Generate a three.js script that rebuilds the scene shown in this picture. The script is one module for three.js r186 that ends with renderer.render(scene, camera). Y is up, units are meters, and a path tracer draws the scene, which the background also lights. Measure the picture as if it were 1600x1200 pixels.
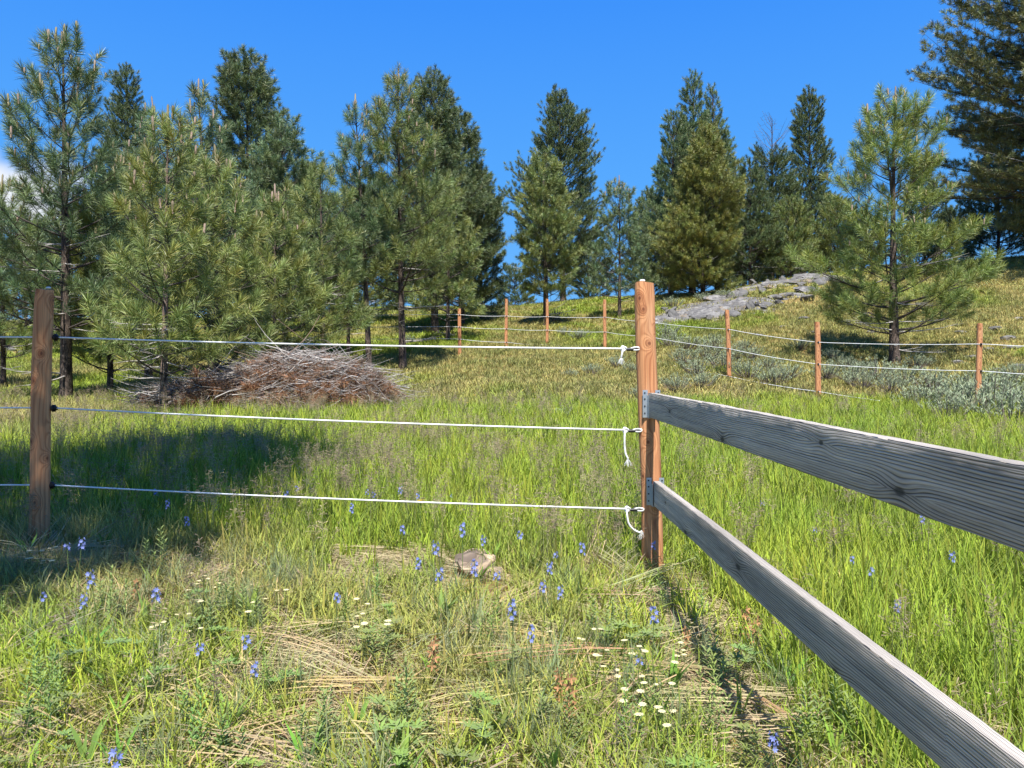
import * as THREE from 'three';
import { mergeGeometries } from 'three/addons/utils/BufferGeometryUtils.js';

// ------------------------------------------------------------------ camera, sky, sun, exposure
const scene = new THREE.Scene();
const F = 1208, EYE = 1.36;                       // focal length in photo pixels, eye height
const camera = new THREE.PerspectiveCamera(2 * Math.atan(600 / F) * 180 / Math.PI, 4 / 3, 0.05, 1500);
camera.position.set(0, EYE, 0);
camera.lookAt(0, EYE, -10);
const EXPOSURE = 1.9;
const sunDir = new THREE.Vector3(0.026, 0.866, 0.499).normalize();
const sun = new THREE.DirectionalLight(new THREE.Color(1, 0.965, 0.90), 5);
sun.position.copy(sunDir).multiplyScalar(120);
sun.castShadow = true; sun.shadow.radius = 1; sun.shadow.mapSize.set(4096, 4096);
Object.assign(sun.shadow.camera, { left: -60, right: 60, top: 60, bottom: -60, near: 1, far: 260 });
scene.add(sun, sun.target);
const renderer = new THREE.WebGLRenderer({ antialias: true });
renderer.toneMapping = THREE.LinearToneMapping;
renderer.toneMappingExposure = EXPOSURE;
renderer.shadowMap.enabled = true;

// ------------------------------------------------------------------ helpers
function rng(seed) { let s = seed | 0; return () => { s = (s + 0x6d2b79f5) | 0; let t = Math.imul(s ^ (s >>> 15), 1 | s); t = (t + Math.imul(t ^ (t >>> 7), 61 | t)) ^ t; return ((t ^ (t >>> 14)) >>> 0) / 4294967296; }; }
const lerp = (a, b, t) => a + (b - a) * t, clamp = (x, a = 0, b = 1) => Math.min(b, Math.max(a, x));
const sstep = (a, b, x) => { const t = clamp((x - a) / (b - a)); return t * t * (3 - 2 * t); };
const hash = (x, y) => { let h = Math.imul(x | 0, 374761393) + Math.imul(y | 0, 668265263); h = Math.imul(h ^ (h >>> 13), 1274126177); return ((h ^ (h >>> 16)) >>> 0) / 4294967296; };
function vn(x, y, per = 0) {                      // value noise, optionally periodic in x
  const ix = Math.floor(x), iy = Math.floor(y), fx = x - ix, fy = y - iy, u = fx * fx * (3 - 2 * fx), v = fy * fy * (3 - 2 * fy);
  const a = per ? ((ix % per) + per) % per : ix, b = per ? (a + 1) % per : ix + 1;
  return lerp(lerp(hash(a, iy), hash(b, iy), u), lerp(hash(a, iy + 1), hash(b, iy + 1), u), v);
}
const fbm = (x, y, o = 4) => { let s = 0, a = 0.5; for (let i = 0; i < o; i++, a *= 0.5, x = x * 2 + 17.3, y = y * 2 + 9.1) s += a * vn(x, y); return s; };
const V = (x, y, z) => new THREE.Vector3(x, y, z);
const C = (r, g, b) => new THREE.Color().setRGB(r, g, b);
const pixX = (px, d) => (px - 800) / F * d, pixY = (py, d) => EYE + (600 - py) / F * d;
const used = {};
const numbered = (n) => { const k = used[n] = (used[n] ?? -1) + 1; return k ? n + '_' + String(k).padStart(3, '0') : n; };
function tag(o, label, category, group, kind) { Object.assign(o.userData, { label, category }); if (group) o.userData.group = group; if (kind) o.userData.kind = kind; return o; }
function shade(o) { o.castShadow = o.receiveShadow = true; return o; }
function thing(name, pos, label, category, group) { const g = new THREE.Group(); g.name = numbered(name); g.position.copy(pos); scene.add(g); return tag(g, label, category, group); }
function part(name, geo, mat, parent, kind) { const m = shade(new THREE.Mesh(geo, mat)); m.name = name; if (kind) m.userData.kind = kind; parent.add(m); return m; }
function tex(w, h, fn, srgb = true) {
  const data = new Uint8Array(w * h * 4);
  for (let y = 0, i = 0; y < h; y++) for (let x = 0; x < w; x++, i += 4) { const c = fn(x / w, y / h); data[i] = clamp(c[0]) * 255; data[i + 1] = clamp(c[1]) * 255; data[i + 2] = clamp(c[2]) * 255; data[i + 3] = 255; }
  const t = new THREE.DataTexture(data, w, h); t.wrapS = t.wrapT = THREE.RepeatWrapping; t.magFilter = THREE.LinearFilter; t.minFilter = THREE.LinearMipmapLinearFilter; t.generateMipmaps = true;
  if (srgb) t.colorSpace = THREE.SRGBColorSpace; t.needsUpdate = true; return t;
}
const mix3 = (a, b, t) => [lerp(a[0], b[0], t), lerp(a[1], b[1], t), lerp(a[2], b[2], t)];
class Tubes {                                     // collects tapered tubes into one geometry
  constructor() { this.p = []; this.n = []; this.i = []; this.c = []; this.uv = []; }
  add(pts, r0, r1, sides = 4, col = null, capEnd = false) {
    const b0 = this.p.length / 3, m = pts.length; let acc = 0;
    const T = V(0, 0, 0), A = V(0, 0, 0), B = V(0, 0, 0);
    for (let k = 0; k < m; k++) {
      T.subVectors(pts[Math.min(m - 1, k + 1)], pts[Math.max(0, k - 1)]).normalize();
      A.set(Math.abs(T.y) > 0.9 ? 1 : 0, Math.abs(T.y) > 0.9 ? 0 : 1, 0).cross(T).normalize(); B.crossVectors(T, A);
      if (k) acc += pts[k].distanceTo(pts[k - 1]);
      const r = typeof r0 === 'function' ? r0(k / (m - 1)) : lerp(r0, r1, k / (m - 1));
      for (let s = 0; s <= sides; s++) {
        const a = s / sides * Math.PI * 2, c = Math.cos(a), q = Math.sin(a), nx = A.x * c + B.x * q, ny = A.y * c + B.y * q, nz = A.z * c + B.z * q;
        this.p.push(pts[k].x + nx * r, pts[k].y + ny * r, pts[k].z + nz * r); this.n.push(nx, ny, nz); this.uv.push(s / sides, acc);
        if (col) this.c.push(col[0], col[1], col[2]);
        if (k && s) { const e = b0 + k * (sides + 1) + s; this.i.push(e - 1, e - sides - 2, e, e, e - sides - 2, e - sides - 1); }
      }
    }
    if (capEnd) { const e = this.p.length / 3, q = pts[m - 1]; this.p.push(q.x, q.y, q.z); this.n.push(T.x, T.y, T.z); this.uv.push(.5, acc); if (col) this.c.push(...col); for (let s = 0; s < sides; s++) this.i.push(e, e - sides - 1 + s, e - sides + s); }
  }
  geo() {
    const g = new THREE.BufferGeometry();
    g.setAttribute('position', new THREE.Float32BufferAttribute(this.p, 3)); g.setAttribute('normal', new THREE.Float32BufferAttribute(this.n, 3)); g.setAttribute('uv', new THREE.Float32BufferAttribute(this.uv, 2));
    if (this.c.length) g.setAttribute('color', new THREE.Float32BufferAttribute(this.c, 3)); g.setIndex(this.i); return g;
  }
}
class Blades {                                    // collects thin ribbons (blades, needles, leaves)
  constructor() { this.p = []; this.c = []; }
  tri(a, b, c, ca, cb, cc) { this.p.push(a.x, a.y, a.z, b.x, b.y, b.z, c.x, c.y, c.z); this.c.push(...ca, ...cb, ...cc); }
  ribbon(pts, side, widths, col, col2 = col) {
    const L = pts.map((q, k) => q.clone().addScaledVector(side, -widths[k] / 2)), R = pts.map((q, k) => q.clone().addScaledVector(side, widths[k] / 2)), n = pts.length;
    const cl = pts.map((_, k) => mix3(col, col2, k / (n - 1)));
    for (let k = 0; k < n - 1; k++) { this.tri(L[k], R[k], R[k + 1], cl[k], cl[k], cl[k + 1]); if (widths[k + 1] > 1e-5) this.tri(L[k], R[k + 1], L[k + 1], cl[k], cl[k + 1], cl[k + 1]); }
  }
  geo() { const g = new THREE.BufferGeometry(); g.setAttribute('position', new THREE.Float32BufferAttribute(this.p, 3)); g.setAttribute('color', new THREE.Float32BufferAttribute(this.c, 3)); g.computeVertexNormals(); return g; }
}
function instanced(name, geo, mat, list, parent) { // list: [Matrix4, Color]
  const m = shade(new THREE.InstancedMesh(geo, mat, list.length)); m.name = name; m.userData.kind = 'stuff';
  list.forEach(([a, c], i) => { m.setMatrixAt(i, a); m.setColorAt(i, c); });
  parent.add(m); return m;
}

// ------------------------------------------------------------------ sky
{
  const W = 2048, H = 1024, data = new Float32Array(W * H * 4), k = 1 / EXPOSURE;
  const lin = (s) => s.map((c) => Math.pow(c / 255, 2.2) * k);
  const stops = [[0, lin([150, 203, 255])], [6, lin([112, 185, 255])], [14, lin([90, 170, 255])], [26, lin([66, 147, 252])], [50, lin([50, 124, 238])], [90, lin([42, 106, 214])]];
  const cdir = V(pixX(-40, 1), (600 - 300) / F, -1).normalize();
  for (let r = 0; r < H; r++) {
    const up = ((r + 0.5) / H - 0.5) * Math.PI, y = Math.sin(up), el = up * 180 / Math.PI;
    let s = 0; while (s < stops.length - 2 && el > stops[s + 1][0]) s++;
    const base = mix3(stops[s][1], stops[s + 1][1], clamp((el - stops[s][0]) / (stops[s + 1][0] - stops[s][0])));
    for (let c = 0; c < W; c++) {
      const a = ((c + 0.5) / W - 0.5) * 2 * Math.PI, x = Math.cos(a) * Math.cos(up), z = Math.sin(a) * Math.cos(up), i = (r * W + c) * 4;
      const cs = x * sunDir.x + y * sunDir.y + z * sunDir.z, glow = 0.55 * Math.pow(Math.max(0, cs), 24) * k;
      let col = [base[0] + glow, base[1] + glow, base[2] + glow * 0.9];
      const dx = (a + Math.PI / 2) - Math.atan2(cdir.x, -cdir.z), dy = up - Math.asin(cdir.y);
      if (Math.abs(dx) < 0.3 && Math.abs(dy) < 0.12) {
        const e = 1 - Math.hypot(dx / 0.13, dy / 0.05), n = fbm(a * 22 + 3, up * 34, 5) - 0.47, q = sstep(0.0, 0.5, e * 0.8 + n * 1.3);
        col = mix3(col, [0.95 * k, 0.97 * k, 1.0 * k], q * 0.92);
      }
      if (y < 0) col = [0.10, 0.11, 0.06];
      data[i] = col[0]; data[i + 1] = col[1]; data[i + 2] = col[2]; data[i + 3] = 1;
    }
  }
  const t = new THREE.DataTexture(data, W, H, THREE.RGBAFormat, THREE.FloatType);
  t.mapping = THREE.EquirectangularReflectionMapping; t.magFilter = t.minFilter = THREE.LinearFilter; t.needsUpdate = true;
  scene.background = t; scene.environment = t;
}

// ------------------------------------------------------------------ terrain
const DK = [0, 3, 5, 10, 15, 18, 21, 26, 30, 34, 38, 45, 55, 80, 400];
const COLS = [
  [0, [-1.36, -1.17, -1.05, -.74, -.43, -.24, -.06, .5, .95, 1.5, 2.1, 3.2, 4.4, 5, 5]],
  [300, [-1.36, -1.17, -1.05, -.74, -.43, -.2, .08, .65, 1.15, 1.7, 2.3, 3.4, 4.6, 5.2, 5.2]],
  [600, [-1.36, -1.17, -1.05, -.74, -.43, -.2, .05, .8, 1.5, 2.2, 3.0, 4.2, 5.3, 5.6, 5.6]],
  [800, [-1.36, -1.17, -1.05, -.74, -.4, -.02, .38, 1.18, 1.9, 2.6, 3.3, 4.4, 5.3, 5.7, 5.7]],
  [945, [-1.36, -1.17, -1.05, -.74, -.4, -.05, .38, 1.18, 2.0, 2.8, 3.6, 4.9, 5.8, 6.2, 6.2]],
  [1085, [-1.36, -1.17, -1.05, -.74, -.38, 0, .45, 1.45, 2.5, 3.5, 4.25, 5.2, 6.0, 6.5, 6.5]],
  [1290, [-1.36, -1.17, -1.05, -.76, -.5, -.12, .5, 1.9, 3.2, 4.4, 5.3, 6.1, 6.6, 7, 7]],
  [1398, [-1.36, -1.17, -1.05, -.78, -.45, -.02, .49, 2.0, 3.3, 4.6, 5.7, 6.6, 7, 7.4, 7.4]],
  [1600, [-1.36, -1.17, -1.05, -.8, -.42, .2, .95, 2.4, 3.65, 4.95, 6, 7.3, 8, 8.4, 8.4]],
  [2000, [-1.36, -1.17, -1.05, -.75, -.25, .5, 1.3, 2.8, 4.1, 5.4, 6.5, 8, 9, 9.5, 9.5]],
];
const SL = COLS.map(([, y]) => DK.map((d, i) => i === 0 ? (y[1] - y[0]) / (DK[1] - d) : i === DK.length - 1 ? 0 : ((y[i + 1] - y[i]) / (DK[i + 1] - d) + (y[i] - y[i - 1]) / (d - DK[i - 1])) / 2));
SL.forEach((s) => { s[DK.length - 2] = 0; });
function colY(c, d) {
  if (d <= 0) return -1.36 + 0.062 * Math.max(d, -25);
  let i = 0; while (i < DK.length - 2 && d > DK[i + 1]) i++;
  const h = DK[i + 1] - DK[i], t = clamp((d - DK[i]) / h), y = COLS[c][1], t2 = t * t, t3 = t2 * t;
  return (2 * t3 - 3 * t2 + 1) * y[i] + (t3 - 2 * t2 + t) * h * SL[c][i] + (-2 * t3 + 3 * t2) * y[i + 1] + (t3 - t2) * h * SL[c][i + 1];
}
function gnd(x, z) {
  const d = -z, px = 800 + F * x / Math.max(d, 7);
  let c = 0; while (c < COLS.length - 2 && px > COLS[c + 1][0]) c++;
  const t = sstep(0, 1, clamp((px - COLS[c][0]) / (COLS[c + 1][0] - COLS[c][0])) * 0.999), tt = lerp(clamp((px - COLS[c][0]) / (COLS[c + 1][0] - COLS[c][0])), t, 0.5);
  const far = sstep(4, 16, d);
  return EYE + lerp(colY(c, d), colY(c + 1, d), tt) + (fbm(x * 0.9 + 40, z * 0.9, 3) - 0.44) * lerp(0.10, 0.22, far) + (vn(x * 4, z * 4) - .5) * 0.03;
}
// where the sight line through a photo pixel comes within h of the ground
function onGround(px, py, h = 0) {
  for (let d = 1.2; d < 90; d += 0.03) { const x = pixX(px, d); if (pixY(py, d) < gnd(x, -d) + h) return V(x, gnd(x, -d), -d); }
  return V(pixX(px, 60), gnd(pixX(px, 60), -60), -60);
}
// which grass grows where: lush green sward, the dry yellow patch by the young pines, the dry lane and slope (species, not light)
function lush(x, z) {
  const d = -z; let l = 0.36 + 1.1 * (fbm(x * 0.35 + 7, z * 0.35 + 3, 3) - 0.44) * 1.6;
  l += 0.62 * sstep(4.0, 5.6, d + 4 * sstep(.95, 1.25, x) - 0.25 * Math.max(0, -x - 1)) * (1 - sstep(12.5, 17, d));
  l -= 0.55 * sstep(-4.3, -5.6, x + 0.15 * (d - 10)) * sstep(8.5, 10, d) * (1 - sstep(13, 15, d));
  l -= 0.42 * sstep(13.5, 17, d) * (1 - sstep(24, 29, d)) * sstep(-5, -3, x) * (1 - sstep(4, 8, x)); l -= 0.3 * sstep(15, 20, d) * sstep(5, 9, x);
  return clamp(l);
}
const litter = tex(1024, 1024, () => [0, 0, 0]);
{
  // straw, soil and duff: strokes of dead grass over brown earth
  const cv = document.createElement('canvas'); cv.width = cv.height = 1024; const x = cv.getContext('2d'), R = rng(5);
  x.fillStyle = '#6d5b40'; x.fillRect(0, 0, 1024, 1024);
  for (let i = 0; i < 5000; i++) { const v = R(); x.fillStyle = `rgba(${60 + v * 90 | 0},${48 + v * 75 | 0},${30 + v * 50 | 0},0.5)`; x.beginPath(); x.arc(R() * 1024, R() * 1024, 1 + R() * 5, 0, 7); x.fill(); }
  for (let i = 0; i < 9000; i++) {
    const px = R() * 1024, py = R() * 1024, a = R() * 6.28, l = 15 + R() * 70, v = R(), b = (R() - .5) * 20;
    x.strokeStyle = v < .7 ? `rgba(${150 + R() * 80 | 0},${130 + R() * 70 | 0},${85 + R() * 55 | 0},0.8)` : `rgba(${90 + R() * 40 | 0},${105 + R() * 40 | 0},${50 + R() * 20 | 0},0.7)`; x.lineWidth = 0.8 + R() * 1.8;
    for (const ox of [0, -1024, 1024]) for (const oy of [0, -1024, 1024]) { if (px + ox < -90 || px + ox > 1114 || py + oy < -90 || py + oy > 1114) continue; x.beginPath(); x.moveTo(px + ox, py + oy); x.quadraticCurveTo(px + ox + Math.cos(a) * l / 2 - Math.sin(a) * b, py + oy + Math.sin(a) * l / 2 + Math.cos(a) * b, px + ox + Math.cos(a) * l, py + oy + Math.sin(a) * l); x.stroke(); }
  }
  const d = x.getImageData(0, 0, 1024, 1024).data; litter.image.data.set(d); litter.needsUpdate = true;
}
{
  const N = 340, pos = [], uv = [], col = [], idx = [];
  const f = (s, c, R) => c + R * Math.sinh(6.2 * s) / Math.sinh(6.2);
  for (let j = 0; j <= N; j++) for (let i = 0; i <= N; i++) {
    const x = f(i / N * 2 - 1, 0, 420), z = f(j / N * 2 - 1, -8, 420), n = fbm(x * 0.8, z * 0.8 + 50, 4) - 0.45;
    pos.push(x, gnd(x, z), z); uv.push(x / 1.6, z / 1.6);
    const c = mix3([0.98, 0.93, 0.64], [0.76, 0.90, 0.42], sstep(.3, .62, fbm(x * 0.45 + 90, z * 0.45 + 12, 4)));
    const q = 1 + n * 0.9; col.push(c[0] * q, c[1] * q, c[2] * q);
    if (i && j) { const e = j * (N + 1) + i; idx.push(e - 1, e, e - N - 2, e, e - N - 1, e - N - 2); }
  }
  const g = new THREE.BufferGeometry(); g.setAttribute('position', new THREE.Float32BufferAttribute(pos, 3)); g.setAttribute('uv', new THREE.Float32BufferAttribute(uv, 2)); g.setAttribute('color', new THREE.Float32BufferAttribute(col, 3)); g.setIndex(idx); g.computeVertexNormals();
  const m = shade(new THREE.Mesh(g, new THREE.MeshStandardMaterial({ map: litter, bumpMap: litter, bumpScale: 0.02, vertexColors: true, roughness: 1 })));
  m.name = 'ground'; scene.add(m); tag(m, 'meadow ground of soil and dead straw rising to a hillside', 'ground', null, 'structure');
}

// ------------------------------------------------------------------ materials
const M = {};
const leafMat = (rough = 0.9, tr = 0.35) => new THREE.MeshPhysicalMaterial({ vertexColors: true, roughness: rough, transmission: tr, thickness: 0, side: THREE.DoubleSide, specularIntensity: 0.6 });
M.grass = leafMat(0.9, 0.38); M.dry = leafMat(0.95, 0.25); M.petal = leafMat(1, 0.3);
M.needle = new THREE.MeshPhysicalMaterial({ vertexColors: true, roughness: 0.5, transmission: 0.2, thickness: 0, side: THREE.DoubleSide });
M.candle = new THREE.MeshStandardMaterial({ vertexColors: true, roughness: 0.8 });
const barkTex = tex(256, 512, (u, v) => {
  const w = vn(u * 8, v * 14, 8), r = Math.abs(vn(u * 10 + w * 1.5, v * 9 + w * 2, 0) - 0.5) * 2, p = vn(u * 26, v * 60, 26), s = sstep(0.05, 0.45, r);
  return mix3([0.13, 0.10, 0.085], mix3([0.34, 0.28, 0.24], [0.45, 0.40, 0.36], p), s * 0.8 + p * 0.2);
});
M.bark = new THREE.MeshStandardMaterial({ map: barkTex, bumpMap: barkTex, bumpScale: 0.02, roughness: 0.95 });
const barkLight = barkTex.clone(); M.barkGrey = new THREE.MeshStandardMaterial({ map: barkLight, color: C(2.1, 2.05, 2.0), bumpMap: barkTex, bumpScale: 0.015, roughness: 0.95 });
M.limb = new THREE.MeshStandardMaterial({ color: C(0.060, 0.048, 0.040), roughness: 0.9 });
M.dead = new THREE.MeshStandardMaterial({ color: C(0.40, 0.37, 0.34), roughness: 0.9 });
M.deadDark = new THREE.MeshStandardMaterial({ color: C(0.14, 0.115, 0.10), roughness: 0.9 });
M.deadRed = new THREE.MeshStandardMaterial({ color: C(0.23, 0.15, 0.11), roughness: 0.9 });

// ------------------------------------------------------------------ pines
function tuftGeo(n, axis, L, w, seed, a0 = 82, a1 = 22) {
  const R = rng(seed), B = new Blades();
  for (let i = 0; i < n; i++) {
    const a = Math.pow(R(), 0.75), th = (lerp(a0, a1, a) + (R() - .5) * 30) * Math.PI / 180, ph = R() * 6.283, l = L * (0.72 + R() * 0.4);
    const dir = V(Math.sin(th) * Math.cos(ph), Math.cos(th), Math.sin(th) * Math.sin(ph)), p = V((R() - .5) * .012, a * axis, (R() - .5) * .012);
    const q = p.clone().addScaledVector(dir, l * 0.55), e = p.clone().addScaledVector(dir, l); e.y -= l * 0.10 * Math.sin(th);
    const side = V(R() - .5, R() - .5, R() - .5).cross(dir).normalize(), k = 0.72 + R() * 0.56, yl = R() < 0.2 ? 1.25 : 1;
    B.ribbon([p, q, e], side, [w * .7, w, 0], [k * yl, k, k * 0.9], [k * 1.12 * yl, k * 1.1, k]);
  }
  return B.geo();
}
const TUFT = {
  young: tuftGeo(96, 0.22, 0.235, 0.0072, 11), mid: tuftGeo(66, 0.22, 0.22, 0.0105, 12), mature: tuftGeo(52, 0.18, 0.20, 0.0125, 13, 85, 12), big: tuftGeo(50, 0.15, 0.20, 0.012, 14, 85, 15),
};
const candleGeo = (() => { const T = new Tubes(); T.add([V(0, 0, 0), V(0, .5, 0), V(0, .9, 0), V(0, 1, 0)], (t) => t > .99 ? .02 : t > .8 ? .09 : .12, 0, 5, [1, 1, 1]); return T.geo(); })();
const UP = V(0, 1, 0);
function pine(o) {
  const R = rng(o.seed), rr = (a, b) => lerp(a, b, R());
  const bx = pixX(o.px, o.d), bz = -o.d, by = o.by ?? gnd(bx, bz), top = V(pixX(o.tx ?? o.px, o.d), pixY(o.ty, o.d), bz), H = top.y - by, lean = top.x - bx;
  const t = thing(o.name ?? 'pine_tree', V(bx, by, bz), o.label, 'tree', o.group ?? 'ponderosa pines around the meadow');
  const st = o.style ?? 'young', r0 = o.r ?? H * 0.0155, wob = rr(-.06, .06) * H * 0.25, ph = rr(0, 6);
  const axis = (y) => { const s = y / H; return V(lean * s * (0.6 + 0.4 * s) + wob * Math.sin(s * 3.1 + 0.2) * 0.35, y, wob * Math.sin(s * 4 + ph) * 0.25); };
  const TR = new Tubes(), tp = []; for (let k = 0; k <= 14; k++) tp.push(axis(lerp(-0.3, H, k / 14)));
  TR.add(tp, (s) => lerp(r0 * 1.0, 0.012, Math.pow(s, 0.9)) * (1 + 0.35 * Math.exp(-s * 26)), 0, 9);
  const tg = TR.geo(), ua = tg.attributes.uv; for (let k = 0; k < ua.count; k++) ua.setXY(k, ua.getX(k) * 2, ua.getY(k) * 0.9);
  part('trunk', tg, o.grey ? M.barkGrey : M.bark, t);
  const LB = new Tubes(), DB = new Tubes(), crown = [], cand = [];
  const mat4 = new THREE.Matrix4(), quat = new THREE.Quaternion(), qs = new THREE.Quaternion(), cb = o.cb ?? 0.2, Rm = o.R;
  const tint = o.tint ?? [0.090, 0.122, 0.044], size = o.size ?? 1;
  const tuft = (p, dir, s = 1) => {
    quat.setFromUnitVectors(UP, dir.clone().normalize()); qs.setFromAxisAngle(UP, R() * 6.28); quat.multiply(qs);
    const k = s * size * rr(0.82, 1.15), v = rr(0.72, 1.28), w = rr(-0.12, 0.16);
    mat4.compose(p, quat, V(k, k, k)); crown.push([mat4.clone(), C(tint[0] * v * (1 + w), tint[1] * v, tint[2] * v * (1 - w))]);
  };
  const candle = (p, len) => {
    const dir = V(rr(-.09, .09), 1, rr(-.09, .09)).normalize(); quat.setFromUnitVectors(UP, dir);
    mat4.compose(p, quat, V(0.19, len * 1.25, 0.19)); const v = rr(.8, 1.15); cand.push([mat4.clone(), R() < .5 ? C(.36 * v, .26 * v, .20 * v) : C(.34 * v, .28 * v, .16 * v)]);
  };
  const mature = st !== 'young', sp = o.sp ?? (mature ? 0.15 : 0.36), ss = o.ss ?? (mature ? 0.22 : 0.20), y0 = cb * H, yT = (o.deadTop ? 0.72 : 1) * H;
  let az0 = R() * 6.28;
  for (let y = y0; y < H - 0.12; y += sp * rr(0.75, 1.25)) {
    const tt = 1 - (y - y0) / (H - y0), deadHere = o.deadTop && y > yT;
    let prof = mature ? Math.pow(tt, 0.62) * (1 - 0.35 * sstep(0.72, 1, tt)) : (0.07 + 0.97 * Math.pow(tt, 0.82)) * (1 - 0.2 * sstep(0.8, 1, tt));
    if (o.round) prof = Math.sin(Math.min(1, tt * 0.92 + 0.06) * Math.PI * 0.62) * (1 - 0.3 * sstep(.85, 1, tt));
    const n = Math.round((mature ? 2.2 : 4) + R() * 1.6 + (o.extra ?? 0)); az0 += 2.4;
    for (let b = 0; b < n; b++) {
      const az = az0 + b / n * 6.283 + rr(-.35, .35), lump = mature ? .62 + .82 * vn(y * .8 + o.seed * 7.7, Math.cos(az) * 1.1 + Math.sin(az) * .7 + 4) : .8 + .45 * vn(y * .9 + o.seed * 3, az), len = Math.max(0.16, Rm * prof * lump * (mature ? rr(0.62, 1.1) : rr(.5, 1.12))), ya = y + (mature ? rr(-.25, .25) : rr(-.08, .08));
      const el = lerp(1.05, mature ? (o.droop ?? 0.16) : 0.12, Math.pow(tt, 0.55)) + rr(-.14, .14), upc = (mature ? 0.24 : 0.26) * rr(.5, 1.4), bend = rr(-.25, .25);
      const s0 = axis(Math.min(ya, H - .05)), h = V(Math.cos(az), 0, Math.sin(az)), sd = V(-Math.sin(az), 0, Math.cos(az));
      const at = (s) => V(0, Math.sin(el) * len * s + upc * len * s * s, 0).addScaledVector(h, Math.cos(el) * len * s).addScaledVector(sd, bend * len * s * s * .6).add(s0);
      const tan = (s) => at(s + .02).sub(at(s - .02)).normalize();
      const pts = [0, .22, .45, .7, 1].map(at), rb = 0.008 + 0.0105 * len;
      if (deadHere) { if (R() < .45) continue; for (const q of pts) q.sub(s0).multiplyScalar(1.7).add(s0); DB.add(pts.map((q, k) => q.add(V(rr(-.04, .04), rr(-.05, .03), rr(-.04, .04)))), rb, .004, 4); for (let s = .4; s < .95; s += .2) { const q = at(s).sub(s0).multiplyScalar(1.7).add(s0), e = q.clone().addScaledVector(sd, rr(-.35, .35)).addScaledVector(h, .2).add(V(0, rr(-.1, .15), 0)); DB.add([q, e], .007, .003, 3); } continue; }
      LB.add(pts, rb, .006, 4);
      const tip = tan(1); tip.y += mature ? .25 : .45; tuft(at(1), tip, 1);
      if (o.cand && tt < o.cand && R() < .75) candle(at(1).addScaledVector(tip.normalize(), .15), rr(.10, .22));
      for (let s = 0.86; s > (mature ? .55 : .68) && len > .5; s -= 0.18 / len) { const q = tan(s); q.y += .3; tuft(at(s).add(V(rr(-.03, .03), rr(-.02, .05), rr(-.03, .03))), q, .9); }
      let sgn = R() < .5 ? 1 : -1;
      for (let s = Math.max(mature ? .26 : .38, .24 / len); s < .94 && len > .4; s += ss / len * rr(.75, 1.3)) {
        sgn = -sgn; const sl = Math.min(1.0, (1 - s) * .58 * len + rr(.10, .26)), q = at(s), dir = tan(s).multiplyScalar(.75).addScaledVector(sd, sgn * rr(.6, 1)).add(V(0, rr(-.25, .6), 0)).normalize();
        const e = q.clone().addScaledVector(dir, sl), m = q.clone().addScaledVector(dir, sl * .5).add(V(0, -.04 * sl, 0)); e.y += .10 * sl;
        LB.add([q, m, e], .007 + .004 * sl, .004, 3);
        const ed = e.clone().sub(m).normalize(); ed.y += mature ? .22 : .4; tuft(e, ed, 1);
        if (o.cand && tt < o.cand && R() < .4) candle(e.clone().addScaledVector(ed.normalize(), .15), rr(.07, .15));
        if (sl > .34) { const k = dir.clone(); k.y += .3; tuft(q.clone().lerp(e, .62), k, .9); }
        if (sl > .55) { const k2 = dir.clone().addScaledVector(tan(s), .8).normalize(), f = q.clone().lerp(e, .5), g = f.clone().addScaledVector(k2, sl * .45); LB.add([f, g], .006, .004, 3); k2.y += .3; tuft(g, k2, .95); }
      }
    }
  }
  if (!o.deadTop) { for (let k = 0; k < 3; k++) tuft(axis(H - .1 - k * .16), V(rr(-.1, .1), 1, rr(-.1, .1)), .9); if (o.cand) { candle(axis(H).add(V(0, .05, 0)), .34); for (let k = 0; k < 3; k++) candle(axis(H).add(V(rr(-.05, .05), 0, rr(-.05, .05))), rr(.14, .24)); } }
  // bare dead limbs below and inside the crown
  const nd = o.dead ?? 8;
  for (let k = 0; k < nd; k++) {
    const y = H * lerp(cb * 0.35, cb + 0.25, R()), a = R() * 6.28, len = Rm * rr(.3, .85), q = axis(y), h = V(Math.cos(a), 0, Math.sin(a)), sd = V(-Math.sin(a), 0, Math.cos(a)), dr = rr(-.28, .12), b = rr(-.3, .3);
    const at = (s) => q.clone().addScaledVector(h, len * s).addScaledVector(sd, b * len * s * s).add(V(0, dr * len * s + .12 * len * s * s, 0));
    DB.add([0, .25, .5, .75, 1].map((s) => at(s).add(V(rr(-.02, .02), rr(-.02, .02), 0))), .009 + .007 * len, .003, 4);
    for (let s = .35; s < .95; s += .16) { const p = at(s); DB.add([p, p.clone().addScaledVector(sd, rr(-.4, .4) * len * .6).addScaledVector(h, len * .22).add(V(0, rr(-.08, .1), 0))], .006, .002, 3); }
  }
  part('branches', LB.geo(), M.limb, t, 'stuff');
  if (DB.p.length) part('dead_branches', DB.geo(), o.deadTop ? M.deadDark : M.dead, t, 'stuff');
  instanced('crown', o.geo ?? TUFT[o.tuft ?? (mature ? 'mature' : 'young')], M.needle, crown, t);
  if (cand.length) instanced('candles', candleGeo, M.candle, cand, t);
  return crown.length;
}
const YG = [0.190, 0.250, 0.078], BG = [0.140, 0.212, 0.095], DG = [0.112, 0.165, 0.066], LG = [0.225, 0.280, 0.082];
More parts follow.
